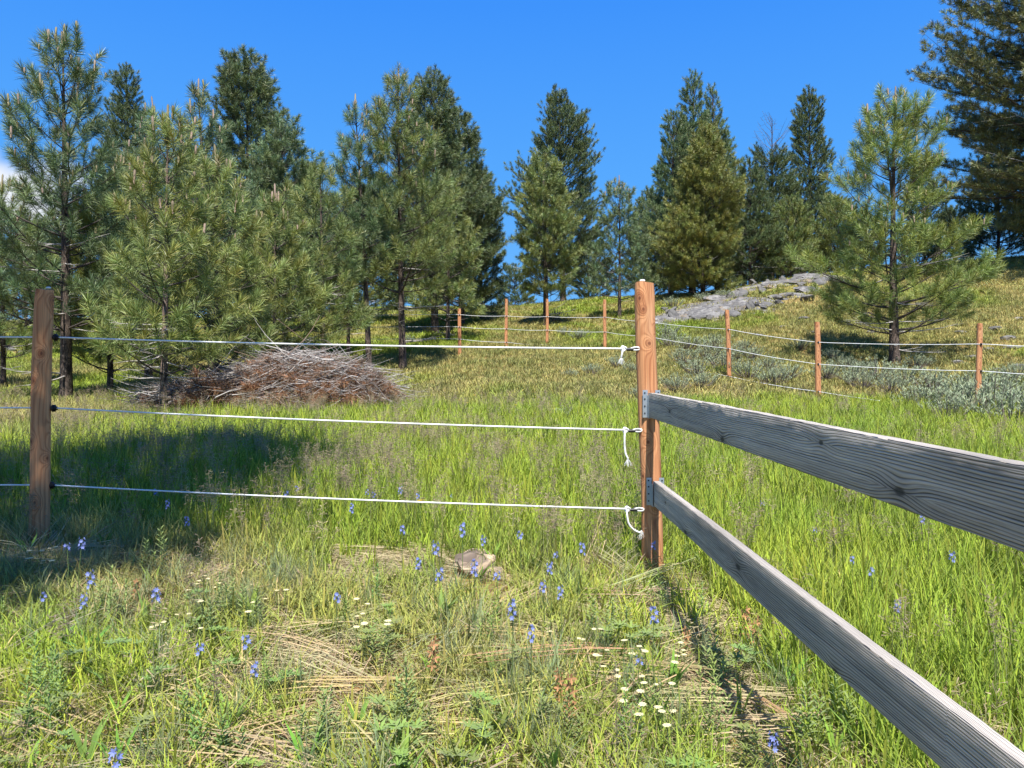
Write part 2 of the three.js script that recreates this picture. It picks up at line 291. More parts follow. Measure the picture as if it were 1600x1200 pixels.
const trees = [
  // young pines along the meadow edge
  { px: 103, d: 16.4, tx: 98, ty: 70, R: 2.15, cb: .20, r: .14, cand: .8, tint: BG, seed: 1, dead: 14, ss: .26, label: 'tall young pine with bristly pale candles and trunk beside the shaded round post' },
  { px: 255, d: 13.7, tx: 262, ty: 205, R: 1.55, cb: .13, r: .075, grey: true, cand: .6, tint: LG, seed: 2, dead: 16, label: 'small pine with slim pale grey trunk standing at the brush pile' },
  { px: 332, d: 19, tx: 310, ty: 152, R: 1.5, cb: .2, cand: .6, tint: BG, seed: 3, label: 'slim bluish young pine rising behind the grey trunked pine' },
  { px: 385, d: 28, tx: 385, ty: 98, R: 2.7, cb: .2, style: 'mature', tuft: 'mid', tint: DG, seed: 4, label: 'broad dark pine, tallest of the clump behind the brush pile' },
  { px: 445, d: 26, tx: 440, ty: 195, R: 2.0, cb: .16, tint: BG, style: 'mature', tuft: 'mid', seed: 5, label: 'pointed pine on the meadow side of the broad dark pine' },
  { px: 577, d: 23, tx: 555, ty: 170, R: 1.45, cb: .34, r: .10, cand: .6, tint: BG, seed: 6, dead: 10, label: 'slender leaning young pine with bare lower trunk past the brush pile' },
  { px: 630, d: 23.5, tx: 622, ty: 130, R: 2.1, cb: .27, r: .125, cand: .6, tint: YG, seed: 7, dead: 12, label: 'open young pine with long candles at the edge of the grass lane' },
  { px: 680, d: 33, tx: 678, ty: 117, R: 2.5, cb: .12, style: 'mature', tint: DG, tuft: 'mid', seed: 8, label: 'dense spire shaped pine behind the open young pine' },
  { px: 722, d: 35, tx: 717, ty: 182, R: 2.4, cb: .08, style: 'mature', tint: DG, tuft: 'mid', seed: 9, label: 'rounded dense pine bordering the sky gap above the far fence' },
  { px: 752, d: 37, tx: 748, ty: 262, R: 1.6, cb: .06, style: 'mature', tint: DG, seed: 10, label: 'short dense pine at the end of the clump by the sky gap' },
  { px: 205, d: 44, tx: 197, ty: 106, R: 2.6, cb: .25, style: 'mature', tint: DG, seed: 11, label: 'distant dark pine showing only its top between two young pines' },
  { px: 232, d: 21, tx: 240, ty: 178, R: 1.5, cb: .2, cand: .5, tint: BG, seed: 12, label: 'young pine tucked behind the small grey trunked pine' },
  { px: 5, d: 20, tx: 2, ty: 300, R: 1.7, cb: .15, cand: .5, tint: YG, seed: 13, label: 'bushy low pine behind the post under the white cloud' },
  { px: 172, d: 18, tx: 176, ty: 270, R: 1.5, cb: .1, cand: .5, tint: LG, seed: 14, label: 'short bushy pine between the candled pine and the grey trunked pine' },
  { px: 340, d: 15.6, tx: 338, ty: 262, R: 1.45, cb: .14, r: .07, cand: .5, tint: LG, seed: 15, dead: 12, label: 'short light green pine overhanging the brown end of the brush pile' },
  { px: 428, d: 18, tx: 430, ty: 318, R: 1.5, cb: .2, cand: .4, tint: LG, seed: 16, label: 'low light green pine directly behind the brush pile' },
  { px: 505, d: 20.5, tx: 500, ty: 270, R: 1.6, cb: .24, tint: YG, seed: 17, label: 'mid sized pine between brush pile and slender leaning pine' },
  { px: 700, d: 29, tx: 702, ty: 290, R: 1.7, cb: .14, tint: YG, tuft: 'mid', seed: 18, label: 'low pine with boughs over the end post of the far fence' },
  { px: 110, d: 31, tx: 118, ty: 310, R: 2.2, cb: .12, style: 'mature', tint: DG, seed: 19, label: 'dark background pine behind the candled pine' },
  { px: 300, d: 36, tx: 296, ty: 250, R: 2.6, cb: .1, style: 'mature', tint: DG, seed: 20, label: 'dark background pine deep in the clump behind the slim bluish pine' },
  { px: 480, d: 36, tx: 478, ty: 262, R: 2.4, cb: .08, style: 'mature', tint: DG, seed: 21, label: 'dark background pine deep in the clump past the pointed pine' },
  { px: 570, d: 38, tx: 566, ty: 300, R: 2.6, cb: .08, style: 'mature', tint: DG, seed: 22, label: 'dark background pine filling the gap behind the slender leaning pine' },
  { px: 40, d: 38, tx: 46, ty: 350, R: 2.4, cb: .1, style: 'mature', tint: DG, seed: 23, label: 'low dark background pine seen under the candled pine' },
  { px: 545, d: 27, tx: 540, ty: 330, R: 1.6, cb: .25, tint: YG, tuft: 'mid', seed: 24, label: 'shaded small pine behind the leaning slender trunk' },
  // beyond the far fence
  { px: 853, d: 33, tx: 848, ty: 245, R: 1.95, cb: .14, r: .14, style: 'mature', tuft: 'mid', tint: YG, seed: 31, dead: 12, label: 'light green pine with forked bare low limbs behind the far fence' },
  { px: 880, d: 47, tx: 873, ty: 156, R: 3.1, cb: .12, round: true, style: 'mature', tint: DG, seed: 32, label: 'tall dark round topped pine behind the light green pine' },
  { px: 968, d: 34, tx: 968, ty: 290, R: 1.75, cb: .14, cand: .3, tuft: 'mid', tint: BG, seed: 33, label: 'small blue green pine beside the corner post and the far fence' },
  { px: 1098, d: 37.5, tx: 1102, ty: 205, R: 2.6, cb: .01, style: 'mature', tint: [0.20, 0.235, 0.058], tuft: 'mid', extra: 1, seed: 34, label: 'dense yellow green pine standing above the rock outcrop' },
  { px: 1082, d: 43, tx: 1085, ty: 120, R: 2.3, cb: .02, style: 'mature', tint: BG, seed: 35, label: 'tallest narrow spire pine behind the dense yellow green pine' },
  { px: 1122, d: 44, tx: 1113, ty: 140, R: 2.3, cb: .02, style: 'mature', tint: BG, seed: 36, label: 'second spire pine just below its taller neighbour' },
  { px: 1048, d: 42, tx: 1053, ty: 177, R: 2.2, cb: .01, style: 'mature', tint: BG, seed: 37, label: 'bluish pine on the corner post side of the spire pines' },
  { px: 1206, d: 46, tx: 1206, ty: 185, R: 2.4, cb: .03, style: 'mature', deadTop: true, tint: DG, seed: 38, dead: 14, label: 'pine with a bare dead top next to the slender tall pine' },
  { px: 1268, d: 50, tx: 1265, ty: 141, R: 2.7, cb: .03, style: 'mature', tint: DG, seed: 39, label: 'slender tall open pine on the hill crest past the dead top' },
  { px: 1172, d: 41, tx: 1172, ty: 258, R: 1.9, cb: .01, style: 'mature', tint: DG, seed: 40, label: 'mid height pine between yellow green pine and dead topped pine' },
  { px: 1235, d: 41, tx: 1238, ty: 315, R: 2.0, cb: .01, style: 'mature', tint: YG, seed: 41, label: 'bushy short pine on the crest in front of the slender tall pine' },
  { px: 1310, d: 43, tx: 1305, ty: 318, R: 2.2, cb: .01, style: 'mature', tint: YG, seed: 42, label: 'bushy short pine on the crest behind the lone meadow pine' },
  { px: 1010, d: 47, tx: 1012, ty: 300, R: 2.2, cb: .01, style: 'mature', tint: DG, seed: 43, label: 'dark low pine behind the corner post top' },
  { px: 1445, d: 48, tx: 1440, ty: 262, R: 2.0, cb: .01, style: 'mature', tint: DG, seed: 44, label: 'small far pine between the lone pine and the big spreading pine' },
  { px: 1398, d: 21, tx: 1398, ty: 162, R: 2.6, cb: .12, r: .15, cand: .75, tint: [0.205, 0.272, 0.066], seed: 45, dead: 12, label: 'lone young pine standing on the slope inside the far fence' },
  { px: 1720, d: 34, tx: 1700, ty: -330, R: 7.5, cb: .07, r: .42, style: 'mature', tuft: 'big', tint: [0.16, 0.195, 0.08], seed: 46, sp: .2, ss: .2, droop: -.02, round: true, size: 1.3, dead: 26, label: 'huge spreading old pine on the hillside reaching in over the slope' },
  { px: 1560, d: 42, tx: 1560, ty: 215, R: 2.6, cb: .01, style: 'mature', tint: DG, seed: 47, label: 'dark pine in the shade beneath the huge spreading pine' },
  { px: 920, d: 55, tx: 918, ty: 372, R: 2.4, cb: .01, style: 'mature', tint: DG, seed: 71, label: 'low crest pine between the round topped pine and the small blue green pine' },
  { px: 1140, d: 52, tx: 1142, ty: 345, R: 2.4, cb: .01, style: 'mature', tint: DG, seed: 72, label: 'low dark crest pine behind the dense yellow green pine skirt' },
  { px: 1200, d: 54, tx: 1204, ty: 352, R: 2.4, cb: .01, style: 'mature', tint: YG, seed: 73, label: 'low crest pine at the foot of the dead topped pine' },
  { px: 1265, d: 47, tx: 1268, ty: 362, R: 2.0, cb: .01, style: 'mature', tint: DG, seed: 74, label: 'small crest pine at the foot of the slender tall pine' },
  { px: 1350, d: 46, tx: 1352, ty: 345, R: 2.2, cb: .01, style: 'mature', tint: YG, seed: 75, label: 'low crest pine seen through the boughs of the lone pine' },
  { px: 1490, d: 46, tx: 1488, ty: 330, R: 2.2, cb: .01, style: 'mature', tint: DG, seed: 76, label: 'low dark pine between the lone pine and the shade of the huge pine' },
  { px: 805, d: 58, tx: 803, ty: 425, R: 2.2, cb: .01, style: 'mature', tint: DG, seed: 77, label: 'low far pine in the sky gap above the far fence' },
  { px: 650, d: 45, tx: 648, ty: 350, R: 2.6, cb: .01, style: 'mature', tint: DG, seed: 78, label: 'shaded far pine behind the trunk of the open young pine' },
  { px: 400, d: 44, tx: 402, ty: 380, R: 2.6, cb: .01, style: 'mature', tint: DG, seed: 79, label: 'shaded far pine low behind the brush pile' },
  { px: 190, d: 40, tx: 188, ty: 390, R: 2.6, cb: .01, style: 'mature', tint: DG, seed: 80, label: 'shaded far pine low behind the grey trunked pine' },
];
let total = 0; for (const t of trees) total += pine(t);
// pines standing beside and behind the viewer, whose shade falls across the grass
for (const [x, d, H, R, seed, label] of [[-3.4, 1.7, 14.4, 2.5, 61, 'tall pine beside the fence line shading the first round post'], [-8.2, 4.6, 9.5, 2.2, 62, 'second pine beside the fence line casting shade on the grass']]) {
  total += pine({ px: 800 + F * x / d, d, tx: 800 + F * (x + .3) / d, ty: 600 - F * (gnd(x, -d) + H - EYE) / d, R, cb: .30, style: 'mature', tuft: 'mid', tint: BG, seed, sp: .2, ss: .3, dead: 0, label });
}
console.log('tufts', total);

// ------------------------------------------------------------------ round posts, boards, ropes
const knots = [[.2, .35], [.3, .52], [.68, .66], [.72, .48], [.22, .78], [.3, .87], [.7, .93], [.12, .18], [.62, .3], [.42, .43], [.86, .55], [.25, .62], [.55, .74], [.05, .82], [.36, .9], [.75, .08]];
const postTex = tex(512, 1024, (u, v) => {
  let w = 0, kn = 0; for (const [a, b] of knots) { let dx = Math.abs(u - a); dx = Math.min(dx, 1 - dx) * .35; const dy = (v - b) * 2.15, r = Math.hypot(dx, dy * .8); w += Math.exp(-r * r / .0011) * 1.3; kn = Math.max(kn, 1 - sstep(.004, .013, r)); if (r > .012 && r < .022) kn = Math.max(kn, .25); }
  const sw = fbm(u * 3 + 5, v * 2.2, 3), g = vn(u * 16 + 3 * Math.sin(u * 6.283) + sw * 3 + w * 2, v * 2.4 + w), fine = vn(u * 90, v * 7, 90), band = Math.pow(.5 + .5 * Math.sin((u * 9 + sw * 6 + w * 3.2) * 6.283), 3);
  let c = mix3([.80, .57, .39], [.58, .35, .21], clamp(g * .7 + band * .5 - .15)); c = mix3(c, [.88, .71, .55], sstep(.55, .8, fbm(u * 5, v * 6 + 3, 3)) * .5); c = mix3(c, [.42, .23, .13], kn * .8);
  return c.map((q) => q * (.9 + fine * .18));
});
M.post = new THREE.MeshStandardMaterial({ map: postTex, bumpMap: postTex, bumpScale: 0.004, roughness: 0.8 });
const postTex2 = postTex.clone(); postTex2.offset.set(.37, 0); postTex2.needsUpdate = true;
M.post2 = new THREE.MeshStandardMaterial({ map: postTex2, bumpMap: postTex2, bumpScale: 0.004, roughness: 0.8 });
M.postEnd = new THREE.MeshStandardMaterial({ color: C(.42, .27, .15), roughness: .9 });
M.black = new THREE.MeshStandardMaterial({ color: C(.012, .012, .013), roughness: .45 });
M.rope = new THREE.MeshStandardMaterial({ color: C(.78, .78, .76), roughness: .8 });
M.cap = new THREE.MeshStandardMaterial({ color: C(.8, .8, .78), roughness: .6 });
M.steel = new THREE.MeshStandardMaterial({ color: C(.50, .55, .58), metalness: .75, roughness: .42 });
M.nail = new THREE.MeshStandardMaterial({ color: C(.03, .03, .03), metalness: .5, roughness: .6 });
function postGeo(h, r, seed, lean = 0) {
  const n = 20, pos = [], uv = [], idx = [], R = rng(seed), ph = R() * 9, K = 26;
  for (let k = 0; k <= K; k++) {
    const y = lerp(-.35, h, k / K), ch = k === K ? .93 : 1;
    for (let s = 0; s <= n; s++) {
      const a = s / n * 6.28318, q = r * ch * (1 + .05 * Math.sin(2 * a + ph) + .035 * (vn(s % n * .6 + seed, y * 5) - .5) + .05 * (vn(3.3 + seed, y * 2.5) - .5)) * lerp(1.07, .97, (y + .35) / (h + .35));
      pos.push(Math.cos(a) * q + lean * y + .006 * Math.sin(y * 3 + ph), y - (k === K ? .004 * (1 + Math.sin(a * 2)) : 0), Math.sin(a) * q); uv.push(s / n, (y + .35) / 2.15);
      if (k && s) { const e = k * (n + 1) + s; idx.push(e - 1, e, e - n - 2, e, e - n - 1, e - n - 2); }
    }
  }
  const g = new THREE.BufferGeometry(); g.setAttribute('position', new THREE.Float32BufferAttribute(pos, 3)); g.setAttribute('uv', new THREE.Float32BufferAttribute(uv, 2)); g.setIndex(idx.map((_, i) => idx[i - i % 3 + [0, 2, 1][i % 3]])); g.computeVertexNormals();
  const e = pos.length / 3 - n - 1, ep = [], ei = []; for (let s = 0; s < n; s++) { const b = (e + s) * 3, c = (e + s + 1) * 3; ep.push(lean * h + .006 * Math.sin(h * 3 + ph), h + .001, 0, pos[c], pos[c + 1], pos[c + 2], pos[b], pos[b + 1], pos[b + 2]); }
  const g2 = new THREE.BufferGeometry(); g2.setAttribute('position', new THREE.Float32BufferAttribute(ep, 3)); g2.computeVertexNormals();
  return [g, g2];
}
const drop = (x, y, z, s) => { const g = new THREE.SphereGeometry(1, 10, 6); g.scale(s, s * .45, s * .8); g.translate(x, y, z); return g; };
function post(x, d, topY, r, seed, lean, mat, label, group, cap) {
  const y = gnd(x, -d), h = topY - y, t = thing('fence_post', V(x, y, -d), label, 'fence post', group), [a, b] = postGeo(h, r, seed, lean);
  part('shaft', a, mat, t); part('cut_top', b, M.postEnd, t); if (cap) part('cap', drop(cap + lean * h, h + .008, .01, .017), M.cap, t);
  return t;
}
const insul = (() => { const T = new Tubes(); T.add([V(0, 0, 0), V(.008, 0, 0), V(.012, 0, 0), V(.024, 0, 0), V(.026, 0, 0), V(.04, 0, 0)], (s) => [.011, .011, .024, .024, .014, .012][Math.round(s * 5)], 0, 10, null, true); return T.geo(); })();
// corner post with steel brackets
const NX = .772, ND = 4.42, LX = -3.015, LD = 4.95, NL = -.024, LL = .026;
const near = post(NX + .03, ND, pixY(441, ND), .057, 3, NL, M.post, 'bright orange brown corner post holding the grey boards and rope ends', 'round wooden fence posts', -.018);
const left = post(LX - .02, LD, pixY(452, LD), .056, 8, LL, M.post2, 'shaded brown round post with black insulators beside the candled pine', 'round wooden fence posts', .03);
const far0 = post(-6.85, 5.5, gnd(-6.85, -5.5) + 1.68, .056, 5, 0, M.post2, 'next round post along the rope fence past the shaded one', 'round wooden fence posts');
const backPost = post(.905, -.36, gnd(.905, .36) + 1.5, .06, 6, 0, M.post, 'round post at the other end of the grey boards', 'round wooden fence posts');
const ropeY = [[523, 527, 545], [632, 638, 672], [755, 759, 795]];
for (let k = 0; k < 3; k++) {
  const yl = pixY(ropeY[k][1], LD), yn = pixY(ropeY[k][2], ND), yo = pixY(ropeY[k][0] - 8, 5.5);
  const ins = part('insulator', insul, M.black, left); ins.position.set(.048 + LL * (yl - left.position.y), yl - left.position.y, -.02);
  const i2 = part('insulator', insul, M.black, far0); i2.position.set(.05, yo - far0.position.y, -.02);
}
// grey boards
const boardTex = tex(2048, 256, (u, v) => {
  const x = u * 4.8, y = v * .2; let w = 0, kn = 0, kd = 0;
  for (const [a, b, s] of [[.55, .10, 1], [1.45, .05, 1.3], [2.35, .13, .8], [2.75, .07, 1.2], [3.5, .12, 1.4], [4.3, .06, 1.1]]) { const dx = (x - a) * .42, dy = y - b, r = Math.hypot(dx, dy); w += Math.exp(-r * r / (.0011 * s)) * .017 * Math.sign(dy + 1e-6) * s; kn = Math.max(kn, 1 - sstep(.004 * s, .010 * s, r)); kd = Math.max(kd, Math.exp(-r * r / .0006)); }
  const yy = y + w + .035 * (fbm(x * .75, y * 3, 3) - .45) + .006 * (fbm(x * 5, y * 30, 3) - .5), q = yy * 135 + 2.2 * vn(x * .5, yy * 12);
  const ring = q - Math.floor(q), line = sstep(.45, .9, ring) * (1 - sstep(.9, 1, ring)), str = vn(90, Math.floor(q) * 3.7), fine = vn(x * 26, yy * 900), f2 = vn(x * 7, yy * 330), stain = fbm(x * 1.6, y * 9, 4);
  const crack = (1 - sstep(.0, .0011, Math.abs(yy - .118 - .01 * vn(x * .8, 3)))) * sstep(.55, .7, vn(x * .9 + 4, 1));
  let g = .60 + (fine - .5) * .10 + (f2 - .5) * .10 + (stain - .46) * .32; g -= line * (.10 + .26 * str) + kd * .10; g = lerp(g, .17, kn * .75); g = lerp(g, .08, crack);
  g *= 1.13; return [g * 1.03, g * .98, g * .91];
});
M.board = new THREE.MeshStandardMaterial({ map: boardTex, bumpMap: boardTex, bumpScale: 0.0035, roughness: .85 });
const boardTex2 = boardTex.clone(); boardTex2.offset.set(.43, .11); boardTex2.needsUpdate = true;
M.board2 = new THREE.MeshStandardMaterial({ map: boardTex2, bumpMap: boardTex2, bumpScale: 0.004, roughness: .85 });
function board(a, b, mat, seed, label) {        // a, b: lower-left edge points at both ends of the visible face
  const L = a.distanceTo(b), g = new THREE.BoxGeometry(L, .14, .038, 320, 6, 4), p = g.attributes.position, uv = g.attributes.uv, n = g.attributes.normal;
  for (let i = 0; i < p.count; i++) {
    let x = p.getX(i), y = p.getY(i), z = p.getZ(i); const s = x + L / 2;
    y = [-.07, -.0665, -.03, 0, .03, .0665, .07][Math.round((y + .07) / .14 * 6)]; z = [-.019, -.0165, 0, .0165, .019][Math.round((z + .019) / .038 * 4)];
    if (Math.abs(n.getY(i)) > .5) uv.setXY(i, s / 4.8, (z * 1.6 + .15) / .2); else uv.setXY(i, s / 4.8, (y + .075 + (n.getZ(i) > 0 ? .03 : 0)) / .2);
    const e = Math.abs(y) > .069 ? 1 : 0, c = Math.abs(z) > .018 ? 1 : 0, nick = (q, k) => Math.pow(sstep(.74, .95, vn(s * q + seed * 9, seed + k)), 2), top = y > 0 ? 1 : 4;
    y -= Math.sign(y) * e * (.0016 * vn(s * 30, seed + top) + .002 * vn(s * 5, top) + (.002 + .006 * nick(9, top) + .012 * nick(3.3, top + z * 50)) * c);
    z -= Math.sign(z) * c * e * (.0022 + .003 * vn(s * 30, 5 + seed)); y += .003 * Math.sin(s * 1.1 + seed); z += .003 * Math.sin(s * 1.7 + seed * 2) + .0012 * vn(s * 9, y * 60);
    p.setXYZ(i, x, y, z);
  }
  g.computeVertexNormals();
  const m = shade(new THREE.Mesh(g, mat)); m.name = numbered('fence_board'); scene.add(m); tag(m, label, 'fence board', 'weathered grey fence boards');
  const dir = b.clone().sub(a).normalize(), zax = V(dir.z, 0, -dir.x).normalize();  // visible face normal
  if (zax.x > 0) zax.negate();
  const yax = zax.clone().cross(dir).normalize(); m.quaternion.setFromRotationMatrix(new THREE.Matrix4().makeBasis(dir, yax, zax));
  m.position.copy(a).lerp(b, .5).addScaledVector(UP, -.07).addScaledVector(zax, -.019);
  return m;
}
const along = (x0, y0, d0, x1, y1, d1, d) => V(lerp(x0, x1, (d0 - d) / (d0 - d1)), EYE + lerp(y0, y1, (d0 - d) / (d0 - d1)), -d);
const u1 = (d) => along(.768, -.050, 4.35, .806, -.1238, 1.2255, d), l1 = (d) => along(.790, -.545, 4.35, .905, -.667, 1.708, d);
board(u1(4.345), u1(-.42), M.board, 1, 'upper weathered grey board running from the corner post');
board(l1(4.345), l1(-.42), M.board2, 2, 'lower weathered grey board running from the corner post over its own shadow');
function bracket(p) {                             // p: top of the board's visible edge at the post, world
  const q = p.clone().sub(near.position), g = new THREE.Group(); g.name = 'bracket'; near.add(g); g.position.copy(q);
  const box = (w, h, d, x, y, z) => { const b = new THREE.BoxGeometry(w, h, d); b.translate(x, y, z); return b; };
  part('plate', mergeGeometries([box(.028, .155, .002, -.0165, -.062, .003), box(.028, .155, .002, .0545, -.062, .003), box(.002, .125, .045, -.0035, -.077, .0245), box(.002, .125, .045, .0415, -.077, .0245), box(.045, .002, .045, .019, -.1415, .0245)]), M.steel, g);
  for (const yy of [0, -.035, -.075, -.115]) for (const xx of [-.019, .057]) { const n = new THREE.CylinderGeometry(.0045, .0045, .003, 8); n.rotateX(Math.PI / 2); n.translate(xx, yy, .0055); part('nail', n, M.nail, g); }
}
bracket(u1(4.365)); bracket(l1(4.365));
// white ropes with fittings
function ropeGeo(pts, r, sides = 7, seg = 40) { const cv = new THREE.CatmullRomCurve3(pts, false, 'centripetal'); const T = new Tubes(); T.add(cv.getPoints(seg), (s) => r * (1 + .07 * Math.sin(s * seg * 2.4)), 0, sides, null, true); return T.geo(); }
for (let k = 0; k < 3; k++) {
  const yl = pixY(ropeY[k][1], LD), yn = pixY(ropeY[k][2], ND), yo = pixY(ropeY[k][0] - 8, 5.5), R = rng(77 + k);
  const lean = (yl - left.position.y) * LL, nx = near.position.x + NL * (yn - near.position.y) - .05;
  const A = V(-6.78, yo, -5.53), B = V(LX - .02 + lean + .09, yl, -(LD + .02)), Cc = V(nx - .05, yn, -ND + .01);
  const t = thing('fence_rope', V(0, 0, 0), ['top white rope of the near rope fence, tied off with a short frayed knot', 'middle white rope of the near rope fence, tied off with a hanging frayed tail', 'bottom white rope of the near rope fence, tied off with a looped frayed tail'][k], 'rope', 'white ropes of the near fence');
  const sag = (a, b, s, q) => a.clone().lerp(b, s).add(V(0, -q * 4 * s * (1 - s), 0)), line = [];
  for (let i = 0; i < 8; i++) line.push(sag(A, B, i / 8, .01)); for (let i = 0; i <= 24; i++) line.push(sag(B, Cc, i / 24, .012));
  part('line', ropeGeo(line, .0052, 7, 400), M.rope, t);
  part('loop', ropeGeo([Cc, V(nx - .02, yn + .008, -ND + .02), V(nx + .004, yn + .004, -ND + .03), V(nx + .004, yn - .004, -ND + .03), V(nx - .02, yn - .008, -ND + .02), Cc], .0045, 6, 40), M.rope, t);
  const kn = part('tensioner', (() => { const T = new Tubes(); T.add([V(-.035, 0, 0), V(-.028, 0, 0), V(.03, 0, 0), V(.036, 0, 0)], (s) => s < .1 || s > .9 ? .006 : .0095, 0, 9, null, true); return T.geo(); })(), M.black, t); kn.position.set(nx - .035, yn - .004, -ND + .012);
  const knot = new THREE.TorusKnotGeometry(.010, .0052, 40, 6, 2, 3); knot.translate(nx - .085, yn, -ND + .012); part('knot', knot, M.rope, t);
  const s = V(nx - .09, yn - .006, -ND + .018);
  const tailPts = [[V(0, 0, 0), V(-.004, -.02, .004), V(-.008, -.042, 0)], [V(0, 0, 0), V(-.002, -.045, .006), V(.0, -.09, 0), V(.006, -.13, 0), V(.018, -.155, .0)], [V(0, 0, 0), V(.003, -.035, .006), V(.012, -.075, .004), V(.035, -.105, 0), V(.075, -.125, .0), V(.088, -.118, 0)]][k].map((v) => v.add(s));
  part('tail', ropeGeo(tailPts, .0058, 6, 24), M.rope, t);
  const e = tailPts[tailPts.length - 1], FR = new Tubes(); for (let i = 0; i < 22; i++) { const a = rng(i + k * 50), dx = (a() - .5) * .05, dz = (a() - .5) * .03; FR.add([e, e.clone().add(V(dx * .5, -.016, dz * .5)), e.clone().add(V(dx, -.03 - a() * .018, dz))], .0016, .0008, 3); }
  part('frayed_end', FR.geo(), M.rope, t, 'stuff');
}
// far rope fence
const farPosts = [[718, 25.5, 482], [791, 26, 467], [855, 27, 467], [945, 26, 468], [1012, 22.4, 476], [1137, 19, 484], [1277, 16.6, 503], [1530, 14.2, 505], [1800, 12.6, 500]];
const farP = farPosts.map(([px, d, ty], i) => {
  const labels = ['far fence post half hidden behind low pine boughs', 'far fence post standing in the open lane, first past the pine boughs', 'far fence post in front of the light green pine trunk', 'far fence post where the far ropes turn, beside the small blue green pine', 'far fence post hidden behind the corner post', 'far fence post below the end of the rock outcrop', 'far fence post just short of the lone young pine', 'far fence post past the lone young pine near the pale stones', 'last far fence post beyond the lone young pine'];
  const x = pixX(px, d), ll = [0, 0, .005, 0, 0, -.03, -.02, .015, 0][i];
  return post(x - ll * 1.3, d, pixY(ty, d), .058 * (.9 + .2 * hash(i, 4)), 20 + i, ll, M.post, labels[i], 'orange posts of the far rope fence');
});
const farRope = [[492, 494, 495, 496, 503, 515, 535, 538, 544], [511, 514, 516, 519, 526, 545, 569, 580, 592], [530, 535, 539, 543, 561, 588, 612, 645, 672]];
for (let k = 0; k < 3; k++) {
  const line = [];
  farPosts.forEach(([px, d], i) => { const p = V(pixX(px, d), pixY(farRope[k][i], d), -d + .07); if (i) { const a = line[line.length - 1].clone(); for (let s = 1; s < 5; s++) line.push(a.clone().lerp(p, s / 5).add(V(0, -.05 * s / 5 * (1 - s / 5) * 4 * .5, 0))); } line.push(p); });
  line.unshift(line[0].clone().add(V(-3.2, .02, -.4)));
  const m = shade(new THREE.Mesh(ropeGeo(line, .0065, 5, 260), M.rope)); m.name = numbered('fence_rope'); scene.add(m);
  tag(m, ['top', 'middle', 'bottom'][k] + ' white rope strung along the far orange posts', 'rope', 'white ropes of the far fence');
  farP.forEach((t, i) => { const [px, d] = farPosts[i], c = part('clip', insul, M.black, t); c.scale.setScalar(.9); c.rotation.y = -Math.PI / 2; c.position.set(pixX(px, d) - t.position.x, pixY(farRope[k][i], d) - t.position.y, .045); });
}

